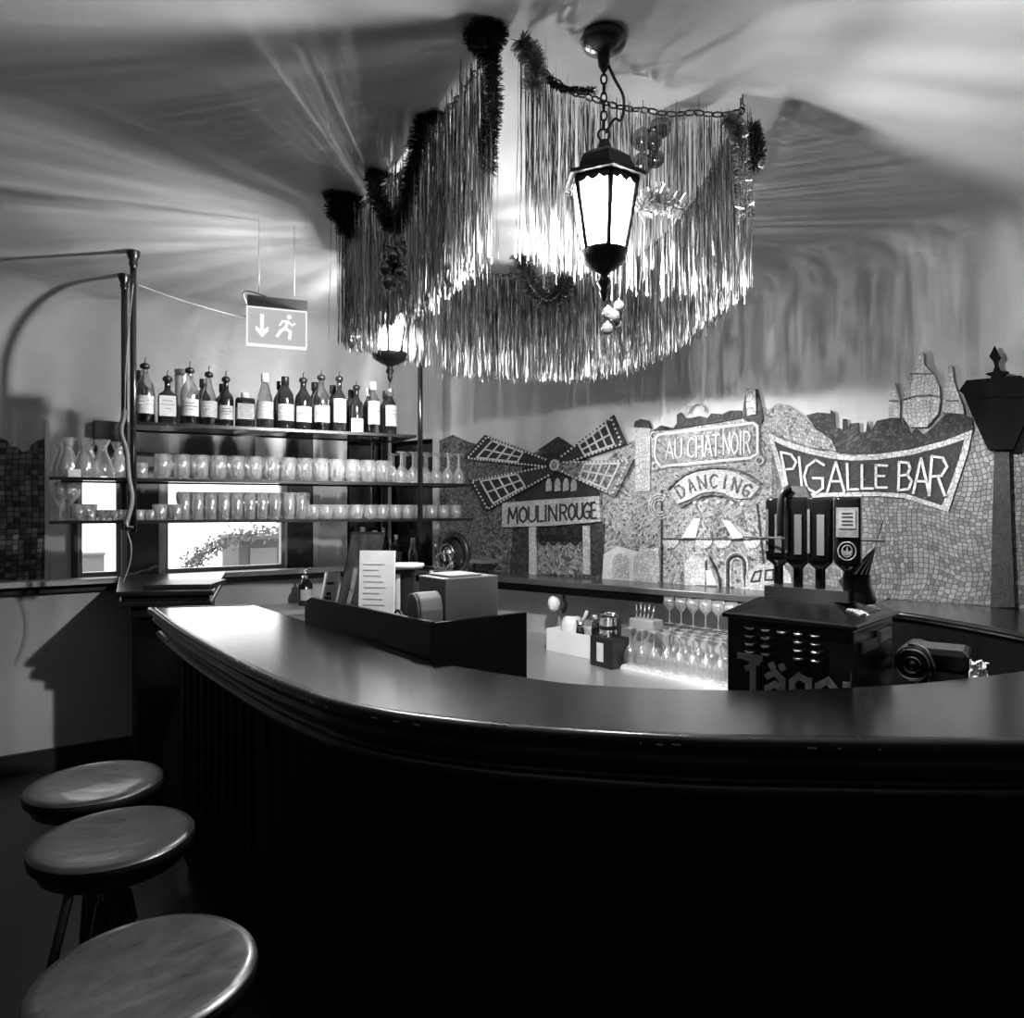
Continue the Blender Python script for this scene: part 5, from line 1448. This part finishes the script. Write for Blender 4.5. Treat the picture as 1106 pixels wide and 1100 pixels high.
def tap_bottle(px, yoff, label, front=False, cap=False):
    z0 = 1.225 + .089
    u = MF.uv(px, 600, yoff)[0]
    T = thing('upturned_bottle', label, 'bottle', MF.w(u, yoff, z0), angM + .25)
    pr = [(.015, 0), (.015, .056), (.020, .062), (.036, .078), (.038, .089), (.038, .263), (.035, .270), (.001, .271)]
    vs = []; k = 24
    for r, zz in pr:
        for i in range(k):
            a = 2 * PI * i / k + PI / 4
            q = (abs(math.cos(a + 0)) ** 6 + abs(math.sin(a)) ** 6) ** (-1 / 6) if r > .03 else 1
            vs.append((r * q * math.cos(a) * .96, r * q * math.sin(a) * .96, zz))
    fs = [(j * k + i, j * k + (i + 1) % k, (j + 1) * k + (i + 1) % k, (j + 1) * k + i) for j in range(len(pr) - 1) for i in range(k)]
    MB().add(vs, fs, True).build('glass_body', mat('black_bottle_glass', .006, .07, spec=1.0), T)
    if front:
        MB().bbox((-.029, -.0405, .155), (.029, -.037, .24)).build('upper_label', LABELG, T)
        MB().bbox((-.022, -.042, .180), (.022, -.0404, .232)).build('label_text_panel', LABELM, T)
        ln = MB()
        for q in (.190, .200, .212, .222): ln.bbox((-.014, -.0428, q), (.014, -.0418, q + .003))
        ln.build('label_print', INK, T)
        MB().torus((0, -.039, .115), .026, .0025, n=20, sx=.9).torus((0, -.039, .115), .017, .002, n=20, sx=.8).build('round_emblem', LABELG, T)
        MB().prism([(-.010, .103), (.010, .103), (.012, .12), (.004, .114), (0, .13), (-.004, .114), (-.012, .12)], -.041, -.037).build('antler_mark', LABELG, T)
    else:
        MB().bbox((-.006, -.040, .10), (.014, -.0368, .22)).build('label_paper', mat('silver_grey_label', .35, .25, .5), T)
        MB().bbox((-.032, -.040, .105), (-.025, -.0368, .235)).build('edge_stripe', MATS['silver_grey_label'], T)
    if cap:
        MB().box((0, 0, .288), (.075, .07, .034), taper=.6).tube(catmull([(-.02, -.03, .300), (-.04, -.045, .28), (-.045, -.05, .215), (-.045, -.048, .155)], 5), .010, 8).build('hood_flap', BLACKP, T)
tap_bottle(841, .22, 'upturned black liqueur bottle standing lowest, farthest from the labelled one')
tap_bottle(862, .17, 'upturned black liqueur bottle under the curved black hood', cap=True)
tap_bottle(886, .17, 'upturned black liqueur bottle between the hooded and the labelled ones')
tap_bottle(916, .17, 'upturned square liqueur bottle showing its round emblem and paper label', front=True)
# folded parasol / leaf behind the machine
T = thing('folded_parasol', 'small dark folded decorative parasol leaning behind the labelled bottle', 'parasol', pd(925, 648, 2.75) - Vector((0, 0, 0)), .2)
zb = 1.10 - T.location.z if False else 0
b = MB(); n = 9; L = .24
tip = Vector((.085, 0, .20)); 
ring = [Vector((-.075 + .10 * i / n, (.02 if i % 2 else -.02), .085 - .085 * math.sin(i / n * PI / 2))) for i in range(n + 1)]
base = [Vector((-.02 + .05 * i / n, (.012 if i % 2 else -.012), -.01)) for i in range(n + 1)]
b.add([tuple(p) for p in ring] + [tuple(p) for p in base] + [tuple(tip)], [(i, i + 1, n + 2 + i, n + 1 + i) for i in range(n)] + [(i, i + 1, 2 * n + 2) for i in range(n)])
o = b.build('folded_cloth', mat('dark_foil_cloth', .02, .3, .5), T, fix=False)
o.modifiers.new('thickness', 'SOLIDIFY').thickness = .003
MB().tube([(.0, 0, -.01), (.07, 0, .17), (.115, 0, .30)], .002, 5).build('stick', IRON, T)

# round-nosed appliance beside the machine
def nose():
    c = pd(985, 718, 2.10)
    T = thing('glass_washer_head', 'black round-nosed appliance with a chrome ring beside the tap machine', 'appliance', c, math.radians(-22))
    X = Matrix.Rotation(PI / 2, 4, 'X')
    MB().lathe([(.001, .0), (.03, .0), (.046, -.006), (.050, -.02), (.052, -.06), (.050, -.17), (.04, -.19), (.001, -.195)], n=28, M=X).build('body', mat('gloss_black', .008, .15, spec=.8), T)
    MB().torus((0, -.004, 0), .043, .0045, n=28, m=8).torus((0, -.008, 0), .022, .003, n=20, m=6).build('chrome_ring', CHROME, T)
    MB().sphere((0, -.004, 0), .016, 14, 8).build('dark_lens', mat('dark_lens_glass', .01, .05, spec=1.0), T)
    MB().bbox((.0, .01, -.02), (.14, .16, .048)).build('side_housing', MATS['gloss_black'], T, bevel=.015)
    MB().tube(catmull([(.045, .0, -.05), (.055, 0, .0), (.03, .0, .05), (-.01, .01, .056)], 6), .005, 8).build('chrome_trim', CHROME, T)
    MB().tube([(.02, .10, -.04), (.02, .10, ZW - c.z)], .02, 10).build('support_post', BLACKP, T)
    T.rotation_euler[2] = math.radians(-35)
nose()
T = thing('crumpled_napkin', 'crumpled white paper scrap behind the round-nosed appliance', 'paper', pd(1052, 722, 2.30))
rn = random.Random(4); b = MB(); k = 6
vs = [(-.03 + .06 * i / k, -.02 + rn.uniform(-.01, .01), -.02 + .045 * j / k + rn.uniform(-.006, .006)) for j in range(k + 1) for i in range(k + 1)]
b.add(vs, [(j * (k + 1) + i, j * (k + 1) + i + 1, (j + 1) * (k + 1) + i + 1, (j + 1) * (k + 1) + i) for j in range(k) for i in range(k)])
o = b.build('paper_sheet', WHITEP, T, fix=False); o.modifiers.new('thickness', 'SOLIDIFY').thickness = .002
MB().tube([(0, 0, -.02), (0, 0, ZW - T.location.z)], .012, 8).build('paper_holder', CHROME, T)
